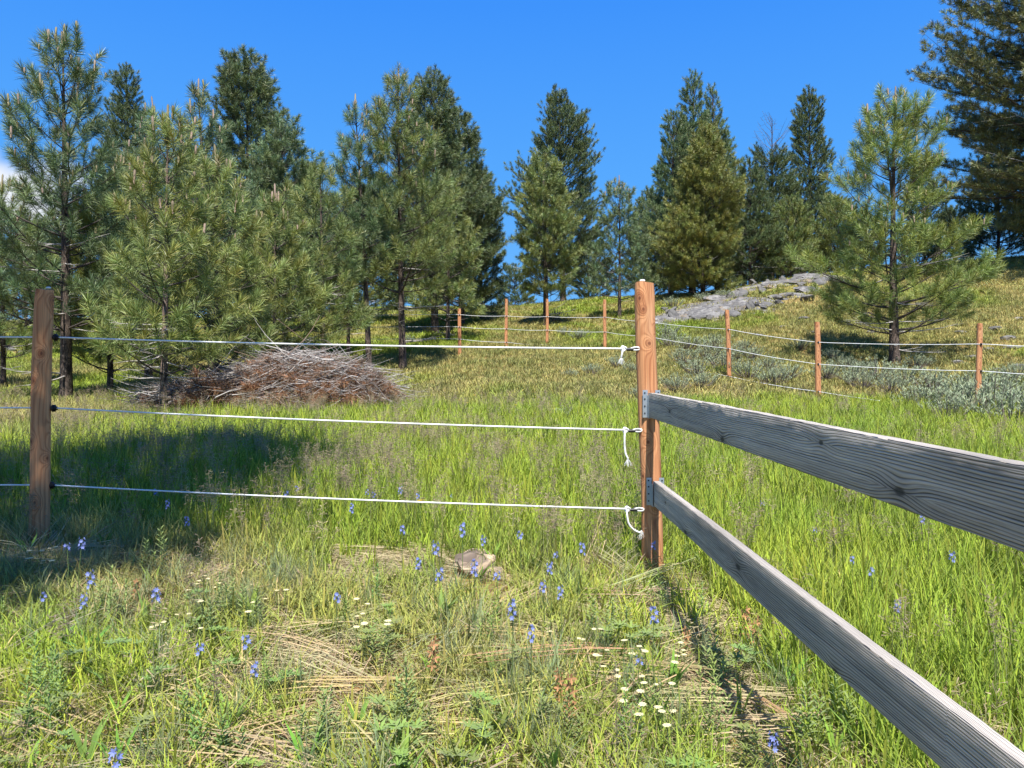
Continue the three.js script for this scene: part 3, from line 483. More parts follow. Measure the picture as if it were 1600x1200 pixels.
// ------------------------------------------------------------------ brush pile
{
  const c = onGround(470, 640), cx = pixX(440, 14.3), cz = -14.6, base = gnd(cx, cz), R = rng(91), rr = (a, b) => lerp(a, b, R());
  const t = thing('brush_pile', V(cx, base, cz), 'long heap of cut grey branches with rust brown dead needles in the grass', 'brush pile');
  const hgt = (x, z) => { const e = 1 - (x / (x > 0 ? 2.25 : 2.9)) ** 2 - (z / 1.25) ** 2; return e <= 0 ? 0 : Math.sqrt(e) * (x > -.4 ? lerp(1.0, 1.05, clamp(x)) : .6 + .3 * sstep(-2.5, -.4, x)); };
  const vary = []; for (let i = 0; i < 14; i++) { const T = new Tubes(), L = 1, pts = []; let a = rr(-.1, .1), b = rr(-.1, .1), p = V(0, 0, 0); for (let k = 0; k <= 6; k++) { pts.push(p.clone()); p.add(V(1 / 6, a * .16, b * .16)); a += rr(-.5, .5); b += rr(-.5, .5); } T.add(pts, i < 4 ? .022 : .011, .004, 5, null, true); vary.push(T.geo()); }
  const mats = [M.dead, M.dead, M.deadDark, M.deadRed];
  for (let i = 0; i < 190; i++) {
    const x = rr(-2.7, 2.0), z = rr(-1.0, 1.15), h = hgt(x, z); if (h < .08) continue;
    const lay = R() < .7 ? rr(.8, 1.03) : rr(.15, .8), big = i < 7, m = part('branch', vary[big ? i % 4 : 4 + (R() * 10 | 0)], mats[R() * 4 | 0], t), L = big ? rr(1.6, 2.6) : rr(.7, 1.7);
    const az = rr(-.6, .6) + (R() < .35 ? Math.PI : 0), sl = -(hgt(x + Math.cos(az) * .3, z - Math.sin(az) * .3) - h) / .3;
    m.position.set(x - Math.cos(az) * L * .4, Math.max(.03, h * lay) + clamp(sl, -.8, .8) * L * .4 * .6 + gnd(cx + x, cz + z) - base, z + Math.sin(az) * L * .4); m.rotation.set(rr(0, 6), 0, 0); m.rotation.order = 'YZX'; m.rotation.y = az; m.rotation.z = -clamp(sl, -.8, .8) * .6 + rr(-.12, .12);
    m.position.y = Math.max(m.position.y, gnd(cx + m.position.x, cz + m.position.z) - base + .02); m.scale.set(L, big ? 1.1 : rr(.8, 1.2), big ? 1.1 : 1);
  }
  for (const [mt, n, sd] of [[M.dead, 2200, 1], [M.deadDark, 900, 2], [M.deadRed, 700, 3]]) {
    const T = new Tubes(), Q = rng(sd + 400), q = (a, b) => lerp(a, b, Q());
    for (let i = 0; i < n; i++) {
      const x = q(-2.8, 2.2), z = q(-1.1, 1.25), h = hgt(x, z); if (h < .03) continue; const y = h * (Q() < .65 ? q(.85, 1.06) : q(.05, .85)) + gnd(cx + x, cz + z) - base, L = q(.2, .75), az = q(0, 6.28), e = q(-.5, .35), cu = q(-.35, .35);
      const at = (s) => V(x + Math.cos(az) * L * s - Math.sin(az) * cu * L * s * s, y + e * L * s * (mt === M.dead ? 1 : .6) + .1 * L * s * s, z + Math.sin(az) * L * s + Math.cos(az) * cu * L * s * s);
      T.add([at(0), at(.33), at(.66), at(1)], q(.004, .008), .002, 3); if (Q() < .6) T.add([at(.5), at(.5).add(V(q(-.18, .18), q(-.1, .14), q(-.18, .18)))], .004, .0015, 3);
    }
    part('twigs', T.geo(), mt, t, 'stuff');
  }
  const list = [], m4 = new THREE.Matrix4(), Q = rng(66);
  const put = (x, z, lay, s) => { const h = hgt(x, z); if (h < .1) return; const dir = V(Q() - .5, Q() * .5 - .35, Q() - .1).normalize(), v = .75 + Q() * .5; m4.compose(V(x, h * lay + gnd(cx + x, cz + z) - base, z), new THREE.Quaternion().setFromUnitVectors(UP, dir), V(s, s, s)); list.push([m4.clone(), Q() < .75 ? C(.30 * v, .165 * v, .085 * v) : C(.22 * v, .14 * v, .09 * v)]); };
  for (let i = 0; i < 90; i++) put(-1.15 + (Q() - .5) * .65, .75 + (Q() - .5) * .6, .35 + Q() * .65, .95);
  for (let i = 0; i < 300; i++) put(-.7 + Q() * 2.7, -.2 + Q() * 1.3, .45 + Q() * .5, .6 + Q() * .35);
  for (let i = 0; i < 26; i++) put(-2.6 + Q() * 1.5, Q() * .9, .5 + Q() * .5, .7);
  instanced('dead_needles', TUFT.young, M.needle, list, t);
}

// ------------------------------------------------------------------ rock
const rockTex = tex(512, 512, (u, v) => { const a = fbm(u * 10, v * 10, 5), b = fbm(u * 40 + 3, v * 40, 3), l = sstep(.52, .62, fbm(u * 16 + 9, v * 16, 4)); let c = mix3([.28, .275, .27], [.56, .545, .52], clamp(a * 1.3 - .1)); c = mix3(c, [.26, .25, .25], l * .6); c = mix3(c, [.55, .47, .36], sstep(.55, .7, fbm(u * 5 + 30, v * 5, 4)) * .6); return c.map((q) => q * (.8 + b * .45)); });
M.rock = new THREE.MeshStandardMaterial({ map: rockTex, bumpMap: rockTex, bumpScale: .05, roughness: .95, flatShading: true });
M.tan = new THREE.MeshStandardMaterial({ map: rockTex, color: C(1.7, 1.35, 1.0), bumpMap: rockTex, bumpScale: .02, roughness: .95 });
function rockGeo(sx, sy, sz, seed, det = 4) {
  const g = new THREE.IcosahedronGeometry(1, det), p = g.attributes.position, uv = [];
  for (let i = 0; i < p.count; i++) {
    const v = V(p.getX(i), p.getY(i), p.getZ(i)), n = fbm(v.x * 1.7 + seed * 3.1 + v.y * 1.3, v.z * 1.7 + v.y * .9 + seed, 4), cr = Math.abs(fbm(v.x * 3 + seed * 5, v.z * 3 - v.y * 2, 3) - .45);
    const q = .66 + n * .66 - .15 * (1 - sstep(0, .05, cr)) + .10 * (vn(v.x * 7 + seed, v.z * 7 + v.y * 5) - .5); v.multiplyScalar(q); v.y = v.y > .3 ? .3 + (v.y - .3) * .45 : v.y;
    p.setXYZ(i, v.x * sx, v.y * sy, v.z * sz); uv.push(v.x * sx * .5 + v.y * .3 + seed * .37, v.z * sz * .5 + v.y * .3);
  }
  g.setAttribute('uv', new THREE.Float32BufferAttribute(uv, 2)); g.computeVertexNormals(); return g;
}
const stones = [rockGeo(.2, .13, .17, 301, 2), rockGeo(.26, .12, .2, 302, 2), rockGeo(.15, .1, .14, 303, 2)];
function outcrop(list, label, seed) {
  const o = onGround(list[0][0], list[0][1]), t = thing('rock_outcrop', o, label, 'rock'), R = rng(seed);
  list.forEach(([px, py, w, h, dd], i) => { const p = onGround(px, py), m = part('slab', rockGeo(w, h, dd, seed + i), M.rock, t); m.position.copy(p).sub(o).add(V(0, -h * .12, 0)); m.scale.set(1.25, .8, 1.2); m.rotation.set(.30 + (R() - .5) * .16, (R() - .5) * 1.2, (R() - .5) * .3 + .06);
    for (let k = 0; k < 2; k++) { const a = onGround(px + (R() - .5) * 55, py + (R() - .5) * 16), r = part('rubble', stones[k % 3], M.rock, t); r.position.copy(a).sub(o).add(V(0, .06 + R() * .1, 0)); r.scale.setScalar(.6 + R() * 1.1); r.rotation.set(R(), R() * 6, R()); } });
}
outcrop([[1085, 497, 1.5, .35, 1.2], [1045, 500, .9, .22, .7], [1125, 490, 1.3, .4, 1.0], [1155, 482, 1.0, .35, .9], [1105, 482, 1.4, .32, 1.0], [1065, 488, 1.0, .3, .8], [1175, 474, .9, .3, .8], [1205, 470, .8, .22, .6], [1235, 463, .7, .2, .5], [1140, 468, .9, .25, .7], [1190, 486, .6, .18, .5]], 'broad lichen grey rock outcrop on the slope behind the corner post', 200);
outcrop([[1255, 440, 1.4, .4, .9], [1225, 446, 1.0, .3, .7], [1285, 436, 1.1, .4, .8], [1190, 450, .9, .26, .6], [1305, 440, .8, .3, .7], [1165, 455, .7, .2, .5], [1270, 452, .7, .2, .5]], 'upper broken rock ledge along the hill crest under the pines', 230);
function stone(px, py, s, label, group, mat = M.rock, geo) {
  const p = onGround(px, py), m = shade(new THREE.Mesh(geo ?? stones[(px + py) % 3], mat)); m.name = numbered('stone'); m.position.copy(p).add(V(0, .02, 0)); m.scale.setScalar(s); m.rotation.y = px * 1.7; scene.add(m); tag(m, label, 'stone', group);
}
for (const [px, py, s] of [[1495, 568, 1.2], [1520, 560, 1], [1545, 548, 1.2], [1575, 530, 1.5], [1590, 575, 1.4], [1560, 580, .9], [1470, 553, .8], [1320, 505, 1], [1345, 492, 1.2], [1295, 480, 1.1], [1255, 498, .9], [1225, 512, .8], [1555, 515, 1.1], [1500, 520, .8], [1185, 525, .7], [1590, 500, 1.3], [1360, 520, .9], [1270, 520, .7], [1110, 530, .7], [1580, 545, 1]]) stone(px, py, s, px > 1440 ? 'loose grey stone on the slope past the lone young pine' : 'loose grey stone on the slope between rock outcrop and lone pine', 'loose stones on the hillside');
for (const [px, py, s] of [[40, 553, 2.2], [20, 548, 1.4]]) stone(px, py, s, 'pale grey boulder in the grass behind the shaded round post', 'boulders behind the shaded post');
stone(598, 642, 1.3, 'pale stone at the tip of the brush pile', null, M.tan);
stone(375, 640, 1.6, 'grey stone at the foot of the brown end of the brush pile');
stone(742, 893, 1, 'flat tan stone half buried among blue flowers in the meadow', null, M.tan, rockGeo(.20, .15, .13, 341, 4));
stone(770, 900, .5, 'small tan stone against the flat tan stone', null, M.tan);

// ------------------------------------------------------------------ sagebrush
function sageGeo(seed) {
  const R = rng(seed), B = new Blades(), T = new Tubes();
  for (let i = 0; i < 46; i++) {
    const a = R() * 6.28, sp = Math.pow(R(), .6) * .42, h = .22 + R() * .30 * (1 - sp), e = V(Math.cos(a) * sp, h, Math.sin(a) * sp), m = V(Math.cos(a) * sp * .6, h * .4, Math.sin(a) * sp * .6);
    T.add([V(0, 0, 0), m, e], .007, .003, 3);
    for (let k = 0; k < 22; k++) { const s = .35 + R() * .7, p = m.clone().lerp(e, s), d = V(R() - .5, .25 + R() * .7, R() - .5).normalize(), side = V(R() - .5, R() - .5, R() - .5).cross(d).normalize(), l = .035 + R() * .04, v = .75 + R() * .5; B.ribbon([p, p.clone().addScaledVector(d, l * .6), p.clone().addScaledVector(d, l)], side, [.003, .008, 0], [v, v, v], [v * 1.1, v * 1.1, v * 1.1]); }
  }
  return [T.geo(), B.geo()];
}
M.sage = new THREE.MeshStandardMaterial({ color: C(.26, .305, .18), vertexColors: true, roughness: .9, side: THREE.DoubleSide });
{
  const kinds = [501, 502, 503].map(sageGeo), R = rng(17);
  const spots = [[1065, 565, 1], [1115, 545, 1.1], [1145, 560, 1], [1180, 560, 1], [1210, 600, 1], [1095, 605, .9], [1350, 605, 1], [1390, 612, 1], [1520, 625, 1.2], [1575, 665, 1.2], [1465, 632, 1.1], [1435, 640, 1], [1320, 575, .8], [1290, 590, .9], [985, 580, .7], [965, 572, .8], [925, 582, .6], [890, 588, .6], [1050, 540, 1.2], [1075, 545, 1], [1040, 525, 1.3], [1105, 560, 1.2], [1130, 575, 1.1], [1090, 585, 1], [1170, 590, 1.1], [1200, 575, 1], [1230, 590, .9], [1330, 595, 1.1], [1370, 590, 1.2], [1410, 602, 1.1], [1455, 610, 1], [1500, 640, 1.3], [1550, 650, 1.4], [1590, 640, 1.3], [1480, 655, 1.1], [1560, 612, 1], [1430, 575, .9], [1300, 560, .8], [1340, 545, .8], [1250, 545, .8], [1160, 545, .9], [870, 500, 1.2], [770, 488, 1.3], [745, 492, 1.2], [760, 500, 1], [1010, 520, 1], [905, 528, .9], [880, 522, .9], [880, 655, .5], [1000, 620, .6], [1060, 610, .9], [1585, 590, 1], [1050, 478, 1.1], [1100, 470, 1.0], [1130, 465, 1], [640, 535, 1], [675, 690, .45], [890, 700, .4], [770, 705, .4]];
  for (const [px, py, s] of spots) {
    const p = onGround(px, py + 4), k = kinds[R() * 3 | 0], t = thing('sagebrush', p, py < 510 ? 'silvery sagebrush clump on the rise beneath the far pines' : px > 1280 ? 'silvery sagebrush clump along the far fence by the lone young pine' : px > 1020 ? 'silvery sagebrush clump on the slope below the rock outcrop' : py > 640 ? 'tiny silvery sagebrush clump in the meadow behind the ropes' : 'silvery sagebrush clump in the grass lane near the far fence', 'shrub', 'sagebrush clumps'); t.rotation.y = R() * 6; t.scale.setScalar(s * (1.0 + R() * .4)); t.scale.y *= .8;
    part('stems', k[0], M.deadDark, t, 'stuff'); part('foliage', k[1], M.sage, t, 'stuff');
  }
}

// ------------------------------------------------------------------ grass and herbs
function clumpGeo(n, h0, h1, w, spread, arch, seed, tipDry = 0) {
  const R = rng(seed), B = new Blades();
  for (let i = 0; i < n; i++) {
    const a = R() * 6.28, r = Math.sqrt(R()) * spread, h = lerp(h0, h1, R() ** 1.4), la = R() * 6.28, l = arch * h * (.15 + R()), p = V(Math.cos(a) * r, -.01, Math.sin(a) * r), o = V(Math.cos(la), 0, Math.sin(la)), side = V(-Math.sin(la + (R() - .5)), 0, Math.cos(la + (R() - .5))).normalize();
    const at = (s) => p.clone().addScaledVector(o, l * s * s).add(V(0, h * (s - .35 * (l / h) * s * s * .6), 0)), ww = w * (.6 + R() * .7), v = .7 + R() * .6, ye = 1 + R() * .25, c = [v * ye, v, v * .9], d = R() < tipDry ? [v * 1.9, v * 1.35, v * 1.3] : [v * 1.08 * ye, v * 1.06, v];
    B.ribbon([at(0), at(.4), at(.75), at(1)], side, [ww * .8, ww, ww * .65, 0], c, d);
  }
  return B.geo();
}
function seedGeo(seed) {
  const R = rng(seed), B = new Blades();
  for (let i = 0; i < 7; i++) {
    const a = R() * 6.28, r = R() * .07, h = .30 + R() * .24, la = R() * 6.28, l = .12 * R(), p = V(Math.cos(a) * r, 0, Math.sin(a) * r), o = V(Math.cos(la), 0, Math.sin(la)), side = V(-o.z, 0, o.x), at = (s) => p.clone().addScaledVector(o, l * s * s).add(V(0, h * s, 0)), v = .8 + R() * .4;
    B.ribbon([at(0), at(.5), at(1)], side, [.0022, .002, .001], [v * .7, v * .95, v * .6], [v, v, v]);
    for (let k = 0; k < 22; k++) { const s = .68 + R() * .34, q = at(s), d = V(R() - .5, R() * .5 - .1, R() - .5).normalize(), e = q.clone().addScaledVector(d, .012 + R() * .022), sd = V(R() - .5, R() - .5, R() - .5).normalize(); B.ribbon([q, e, e.clone().add(V(0, -.008, 0))], sd, [.0008, .0038, 0], [v, v * .92, v]); }
  }
  return B.geo();
}
function strawGeo(seed) {
  const R = rng(seed), B = new Blades();
  for (let i = 0; i < 22; i++) { const x = (R() - .5) * .3, z = (R() - .5) * .3, a = R() * 6.28, l = .05 + R() * .15, y = .004 + R() * .035, dy = (R() - .4) * .06, v = .6 + R() * .7, d = V(Math.cos(a), 0, Math.sin(a)), sd = V(-d.z * .8, .5, d.x * .8).normalize(), c = V(x, y, z); B.ribbon([c.clone().addScaledVector(d, -l), c.clone().add(V(0, .006, 0)), c.clone().addScaledVector(d, l).add(V(0, Math.max(-.01, dy), 0))], sd, [.002, .0032, .0012], [v, v * .95, v * .9]); }
  return B.geo();
}
function stalkGeo(seed) {                          // long fallen stalks lying across the ground
  const R = rng(seed), B = new Blades();
  for (let i = 0; i < 9; i++) { const a = (R() - .5) * .7, l = .3 + R() * .45, z = (R() - .5) * .22, y = .02 + R() * .05, v = .8 + R() * .5, d = V(Math.cos(a), 0, Math.sin(a)), c = V((R() - .5) * .2, y, z), b = (R() - .5) * .08; B.ribbon([c.clone().addScaledVector(d, -l / 2), c.clone().add(V(0, .015, b)), c.clone().addScaledVector(d, l / 2).add(V(0, -.01, 0))], V(0, .7, .7), [.0035, .0038, .002], [v, v * .95, v * .88]); }
  return B.geo();
}
function herbGeo(seed, kind) {
  const R = rng(seed), B = new Blades();
  const leaf = (p, d, l, w, v) => { const sd = V(0, 1, 0).cross(d).normalize(), m = p.clone().addScaledVector(d, l * .5).add(V(0, l * .12, 0)); B.ribbon([p, m, p.clone().addScaledVector(d, l)], sd, [w * .3, w, 0], [v * .9, v, v * .8], [v * 1.1, v * 1.08, v]); };
  if (kind === 0) for (let s = 0; s < 3; s++) { const bx = (R() - .5) * .1, bz = (R() - .5) * .1, h = .14 + R() * .2; for (let y = .02; y < h; y += .018) for (let k = 0; k < 2; k++) { const a = y * 90 + k * 3.1 + R() * .6, e = .35 + .5 * y / h; leaf(V(bx, y, bz), V(Math.cos(a) * Math.cos(e), Math.sin(e), Math.sin(a) * Math.cos(e)), .03 + .035 * (1 - y / h) + R() * .01, .009, .8 + R() * .4); } }
  else if (kind === 1) for (let s = 0; s < 6; s++) { const a0 = R() * 6.28, r = R() * .08, h = .05 + R() * .1, p = V(Math.cos(a0) * r, h, Math.sin(a0) * r); B.ribbon([V(p.x * .4, 0, p.z * .4), p], V(1, 0, 0), [.003, .002], [.8, .8, .7]); for (let k = 0; k < 8; k++) { const a = k / 8 * 6.28; leaf(p, V(Math.cos(a) * .9, .42, Math.sin(a) * .9), .035 + R() * .015, .010, .85 + R() * .4); } }
  else for (let k = 0; k < 9; k++) { const a = R() * 6.28, e = .5 + R() * .6; leaf(V((R() - .5) * .03, .01, (R() - .5) * .03), V(Math.cos(a) * Math.cos(e), Math.sin(e), Math.sin(a) * Math.cos(e)), .07 + R() * .12, .010 + R() * .007, .75 + R() * .45); }
  return B.geo();
}
{
  const R = rng(2024), rr = (a, b) => lerp(a, b, R()), m4 = new THREE.Matrix4(), q = new THREE.Quaternion(), qt = new THREE.Quaternion();
  const kinds = {
    lush: clumpGeo(26, .12, .34, .0075, .075, .65, 1), lush2: clumpGeo(22, .16, .42, .0088, .06, .45, 2, .1), short: clumpGeo(34, .05, .16, .0048, .10, .9, 3, .15), fine: clumpGeo(52, .10, .24, .0026, .035, .75, 4), seed: seedGeo(5), seed2: seedGeo(6), straw: strawGeo(7), stalk: stalkGeo(8),
    herb: herbGeo(9, 0), lupine: herbGeo(10, 1), broad: herbGeo(11, 2), farlush: clumpGeo(30, .10, .30, .016, .16, .5, 12), fardry: clumpGeo(30, .06, .22, .014, .18, .6, 13, .3),
  };
  const out = Object.fromEntries(Object.keys(kinds).map((k) => [k, []]));
  const put = (k, x, z, sxz, sy, c, tilt = .12) => { q.setFromAxisAngle(UP, R() * 6.283); qt.setFromAxisAngle(V(R() - .5, 0, R() - .5).normalize(), (R() - .3) * tilt); qt.multiply(q); m4.compose(V(x, gnd(x, z), z), qt, V(sxz, sy, sxz)); out[k].push([m4.clone(), C(c[0], c[1], c[2])]); };
  const GREEN = [.195, .31, .028], LIME = [.285, .385, .038], OLIVE = [.22, .265, .075], STRAW = [.46, .40, .235], BLUE = [.17, .235, .115], DRYG = [.31, .325, .105];
  const STONE = onGround(742, 893);
  const bare = (x, z) => { const d = -z; if (d > 4.8 || x > 1.15) return 0; const q = fbm(x * 1.3 + 20, z * 1.3 + 8, 3); return Math.max(sstep(.47, .58, q), .85 * (1 - sstep(.16, .30, Math.abs(x - .82))) * (1 - sstep(4.0, 4.5, d))); };
  for (const [d0, d1, dens, sc, far] of [[1.5, 3.2, 330, .92, 0], [3.2, 5.5, 300, 1, 0], [5.5, 9, 210, 1.1, 0], [9, 15, 100, 1.45, 0], [15, 30, 40, 1.15, 1], [30, 62, 11, 1.9, 1]]) {
    const wide = (d) => .76 * d + 1.3, area = (wide(d0) + wide(d1)) * (d1 - d0), n = area * dens | 0;
    for (let i = 0; i < n; i++) {
      const d = rr(d0, d1), x = (R() * 2 - 1) * wide(d1), z = -d; if (Math.abs(x) > wide(d)) continue;
      if (Math.abs(x - STONE.x - .02) < .22 && z > STONE.z - .1 && z < STONE.z + .62 && R() < .8) continue;
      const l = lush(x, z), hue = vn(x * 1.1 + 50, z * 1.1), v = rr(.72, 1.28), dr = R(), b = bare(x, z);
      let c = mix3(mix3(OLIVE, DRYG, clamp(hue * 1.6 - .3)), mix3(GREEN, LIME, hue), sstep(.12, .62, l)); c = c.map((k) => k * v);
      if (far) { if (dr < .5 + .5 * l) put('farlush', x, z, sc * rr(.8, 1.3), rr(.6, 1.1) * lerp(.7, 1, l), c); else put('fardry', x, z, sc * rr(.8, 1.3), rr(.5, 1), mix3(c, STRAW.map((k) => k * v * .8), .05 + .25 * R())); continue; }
      if (R() < b * .82) { if (dr < .55) put('straw', x, z, rr(.8, 1.3), 1, STRAW.map((k) => k * v * .95)); else if (dr < .8) put('short', x, z, rr(.5, .9), rr(.3, .7), c); continue; }
      const near = d < 4.3 + (hue - .5) && x < 1.05;
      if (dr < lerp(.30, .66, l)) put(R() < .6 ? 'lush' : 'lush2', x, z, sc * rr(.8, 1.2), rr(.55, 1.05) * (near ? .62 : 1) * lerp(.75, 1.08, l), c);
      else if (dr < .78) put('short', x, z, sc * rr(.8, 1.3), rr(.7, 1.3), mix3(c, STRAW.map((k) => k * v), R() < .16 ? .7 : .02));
      else if (dr < .84 && near) put('fine', x, z, rr(.7, 1.3), rr(.7, 1.2), BLUE.map((k) => k * v * 1.1));
      else if (dr < .965 - .03 * l) put('straw', x, z, sc * rr(.8, 1.3), 1, STRAW.map((k) => k * v * .9));
      else if ((!near || R() < .25) && !(x > .9 && R() < .7)) put(R() < .5 ? 'seed' : 'seed2', x, z, rr(.8, 1.2) * Math.min(sc, 1.25), rr(.7, 1.1), mix3([.36, .32, .16], [.30, .24, .16], R()).map((k) => k * v));
    }
  }
  for (let i = 0; i < 210; i++) { const p = onGround(rr(-100, 1150), rr(860, 1260)); if (R() < .5 + bare(p.x, p.z)) put('stalk', p.x, p.z, rr(.7, 1.3), 1, [.42, .35, .20].map((k) => k * rr(.75, 1.15)), .25); }
  for (let i = 0; i < 40; i++) { const p = onGround(rr(-50, 1180), rr(870, 1230)); put('herb', p.x, p.z, rr(.6, 1), rr(.4, .8), [.23, .29, .08].map((k) => k * rr(.8, 1.2))); }
  for (let i = 0; i < 34; i++) { const p = onGround(rr(-50, 1200), rr(960, 1260)); put('lupine', p.x, p.z, rr(.7, 1.2), rr(.7, 1.1), [.20, .275, .075].map((k) => k * rr(.85, 1.2))); }
  for (let i = 0; i < 90; i++) { const p = onGround(rr(-50, 1650), rr(760, 1260)); put('broad', p.x, p.z, rr(.6, 1.1), rr(.7, 1.3), [.19, .29, .045].map((k) => k * rr(.8, 1.25))); }
  for (const [px, py] of [[370, 975], [230, 905], [470, 1190], [640, 1160], [1290, 1170], [950, 1010], [360, 1000], [160, 985], [1120, 1090]]) { const p = onGround(px, py); for (let k = 0; k < 2; k++) put('herb', p.x + rr(-.08, .08), p.z + rr(-.08, .08), 1.0, rr(.5, .95), [.25, .31, .10]); }
  for (const [px, py] of [[985, 905], [1000, 912], [960, 900], [1040, 905], [1055, 925], [930, 895], [975, 925], [70, 868], [120, 872], [30, 868]]) for (let k = 0; k < 3; k++) { const p = onGround(px + rr(-14, 14), py + rr(-6, 10)); put('stalk', p.x, p.z, rr(.6, 1), rr(.8, 1.2), [.50, .42, .25].map((k) => k * rr(.8, 1.1)), 2.2); }
  const info = { lush: ['green_grass', M.grass, 'lush arching green grass blades across the meadow', 'grass'], lush2: ['tall_grass', M.grass, 'taller upright green grass blades across the meadow', 'grass'], short: ['short_grass', M.grass, 'short mixed green and straw turf across the meadow', 'grass'], fine: ['fescue_grass', M.grass, 'fine bluish bunch grass in the near turf', 'grass'], seed: ['seeding_grass', M.dry, 'thin grass stems with tan airy seed heads', 'grass'], seed2: ['seeding_grass', M.dry, 'thin grass stems with dusky airy seed heads', 'grass'], straw: ['dead_grass', M.dry, 'dead straw coloured grass matted on the ground', 'straw'], stalk: ['fallen_stalks', M.dry, 'long pale dry stalks fallen across the near ground', 'straw'], herb: ['leafy_weeds', M.grass, 'leafy upright pale green weeds in the near turf', 'weeds'], lupine: ['lupine_leaves', M.grass, 'star shaped grey green lupine leaves in the near turf', 'weeds'], broad: ['broad_leaves', M.grass, 'broad bladed green weeds among the grass', 'weeds'], farlush: ['hill_grass', M.grass, 'green grass covering the lane and the hillside', 'grass'], fardry: ['dry_hill_grass', M.dry, 'yellowish dry grass covering the hillside', 'grass'] };
  let cnt = 0; for (const k in out) { const [n, mat, label, cat] = info[k]; if (!out[k].length) continue; cnt += out[k].length; const o = instanced(numbered(n), kinds[k], mat, out[k], scene); tag(o, label, cat, null, 'stuff'); }
  console.log('grass', cnt);
}

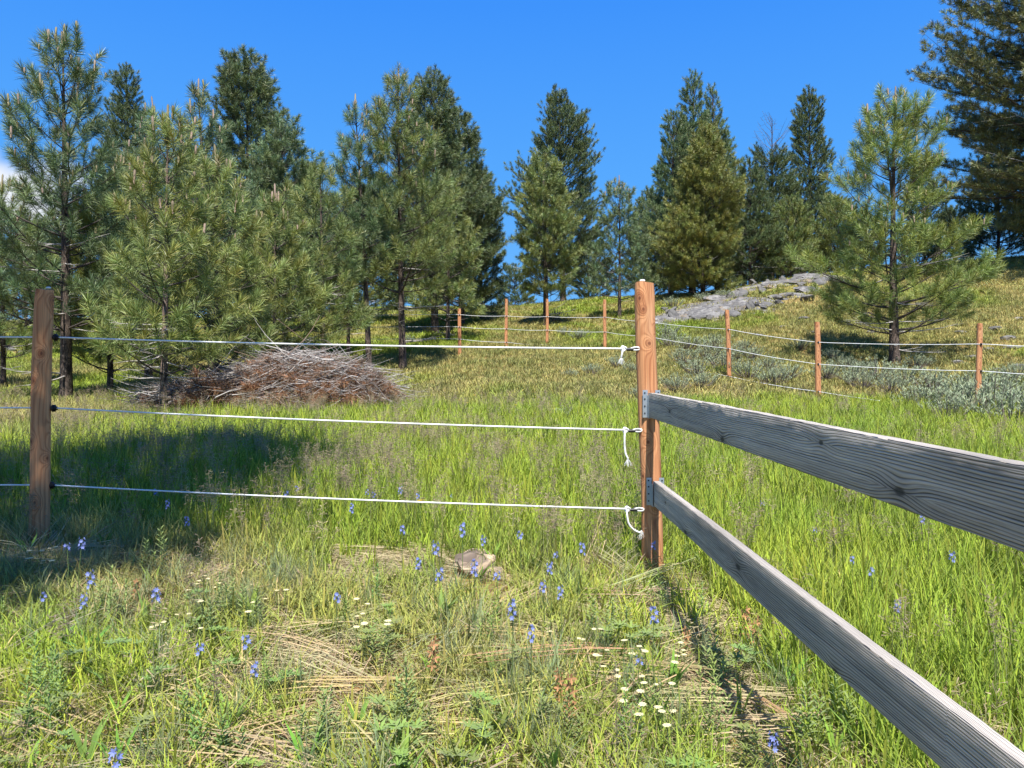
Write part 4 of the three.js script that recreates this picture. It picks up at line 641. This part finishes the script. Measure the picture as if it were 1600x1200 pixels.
// ------------------------------------------------------------------ wildflowers
{
  const R = rng(808), rr = (a, b) => lerp(a, b, R());
  M.stem = new THREE.MeshStandardMaterial({ color: C(.10, .15, .035), roughness: .8 });
  M.blue = leafMat(1, .3); M.blue.color.setRGB(.22, .27, .62); M.yellow = leafMat(1, .3); M.yellow.color.setRGB(.75, .52, .02); M.cream = leafMat(1, .3); M.cream.color.setRGB(.74, .68, .42); M.rust = leafMat(1, .2); M.rust.color.setRGB(.40, .21, .10);
  const stemGeo = (h) => { const T = new Tubes(); T.add([V(0, 0, 0), V(.008, h * .5, .004), V(0, h, 0)], .0022, .0014, 4); return T.geo(); };
  const head = (n, h, spread, pl, pw, pet, seed) => { const B = new Blades(), Q = rng(seed); for (let i = 0; i < n; i++) { const a = i * 2.4, y = h - i * spread / n, c = V(Math.cos(a) * .009, y, Math.sin(a) * .009), o = V(Math.cos(a), .35, Math.sin(a)).normalize(), s1 = V(0, 1, 0).cross(o).normalize(), s2 = o.clone().cross(s1); for (let k = 0; k < pet; k++) { const b = k / pet * 6.283, d = o.clone().multiplyScalar(.45).addScaledVector(s1, Math.cos(b)).addScaledVector(s2, Math.sin(b)).normalize(), sd = d.clone().cross(o).normalize(), v = .8 + Q() * .4; B.ribbon([c, c.clone().addScaledVector(d, pl * .55), c.clone().addScaledVector(d, pl)], sd, [pw * .4, pw, 0], [v, v, v], [v * 1.15, v * 1.1, v]); } } return B.geo(); };
  const disc = (h, r, seed) => { const B = new Blades(), Q = rng(seed); for (let k = 0; k < 9; k++) { const a = k / 9 * 6.283, d = V(Math.cos(a), .25, Math.sin(a)).normalize(), c = V(0, h, 0), v = .85 + Q() * .3; B.ribbon([c, c.clone().addScaledVector(d, r * .6).add(V(0, .002, 0)), c.clone().addScaledVector(d, r)], V(-d.z, 0, d.x).normalize(), [r * .3, r * .6, r * .2], [v * 1.1, v, v * .75], [v, v, v]); } return B.geo(); };
  const blueStem = [.30, .36, .24].map(stemGeo), blueHead = [.30, .36, .24].map((h, i) => head([8, 10, 6][i], h, [.05, .06, .035][i], .0115, .0048, 6, 50 + i));
  const flower = (name, px, py, h, st, hd, mat, label, group, s = 1) => { const p = onGround(px, py, h * s * .92); const t = thing(name, p, label, 'flower', group); t.rotation.set(rr(-.1, .1), rr(0, 6), rr(-.1, .1)); t.scale.setScalar(s); part('stem', st, M.stem, t); part('blossom', hd, mat, t); };
  for (const [px, py] of [[815, 840], [752, 845], [680, 858], [742, 890], [905, 862], [875, 932], [848, 915], [797, 953], [828, 995], [1026, 960], [1000, 1036], [860, 890], [390, 1056], [392, 1004], [308, 1020], [128, 942], [72, 936], [103, 858], [240, 770], [266, 788], [296, 815], [549, 796], [583, 775], [624, 768], [650, 778], [445, 775], [705, 776], [629, 830], [1018, 856], [1192, 788], [1275, 830], [1333, 880], [1363, 898], [1490, 872], [1440, 812], [182, 1188], [1205, 1170], [650, 885], [527, 938], [682, 902], [718, 832], [123, 850], [156, 905], [240, 935], [870, 870], [1396, 945], [572, 770], [460, 765], [774, 905]]) { const i = R() * 3 | 0; flower('blue_wildflower', px, py, [.30, .36, .24][i], blueStem[i], blueHead[i], M.blue, px > 1040 ? 'blue violet wildflower in the tall grass past the grey boards' : py < 800 ? 'blue violet wildflower just behind the bottom rope' : px < 330 ? 'blue violet wildflower in the turf near the shaded post' : px > 630 && px < 790 && py > 820 && py < 915 ? 'blue violet wildflower around the flat tan stone' : px > 990 ? 'blue violet wildflower near the foot of the corner post' : 'blue violet wildflower in the open turf before the ropes', 'blue wildflowers', rr(.85, 1.15)); }
  const yS = stemGeo(.3), yH = disc(.3, .028, 5), cS = stemGeo(.13), cH = disc(.13, .014, 6);
  for (const [px, py] of [[817, 612], [793, 628], [805, 636], [720, 628], [730, 632], [714, 612], [742, 620], [660, 790]]) flower('yellow_wildflower', px, py, .3, yS, yH, M.yellow, 'small yellow wildflower in the grass lane', 'yellow wildflowers in the lane');
  for (const [x0, x1, y0, y1, n] of [[930, 1085, 1005, 1085, 22], [290, 450, 895, 965, 20], [40, 90, 858, 885, 10], [950, 1060, 1095, 1150, 8], [540, 640, 940, 985, 8], [230, 330, 940, 1010, 8], [860, 960, 985, 1030, 6]]) for (let i = 0; i < n; i++) flower('cream_wildflower', rr(x0, x1), rr(y0, y1), .13, cS, cH, M.cream, x0 < 100 ? 'tiny cream wildflower at the foot of the shaded post' : x0 < 500 ? 'tiny cream wildflower in the turf beside the straw patch' : x0 < 800 ? 'tiny cream wildflower in the turf before the flat tan stone' : 'tiny cream wildflower in the turf beside the board shadow', 'tiny cream wildflowers', rr(.7, 1.15));
  const rH = head(14, .16, .13, .02, .009, 4, 70), rS = stemGeo(.16);
  for (const [px, py] of [[1098, 785], [1120, 820], [1112, 828], [872, 1058], [890, 1062], [1168, 962], [1180, 975], [210, 910], [676, 1010], [1075, 990]]) flower('rusty_weed', px, py, .16, rS, rH, M.rust, 'short rust orange dried weed in the turf', 'rusty dried weeds', rr(.8, 1.2));
}

renderer.render(scene, camera);
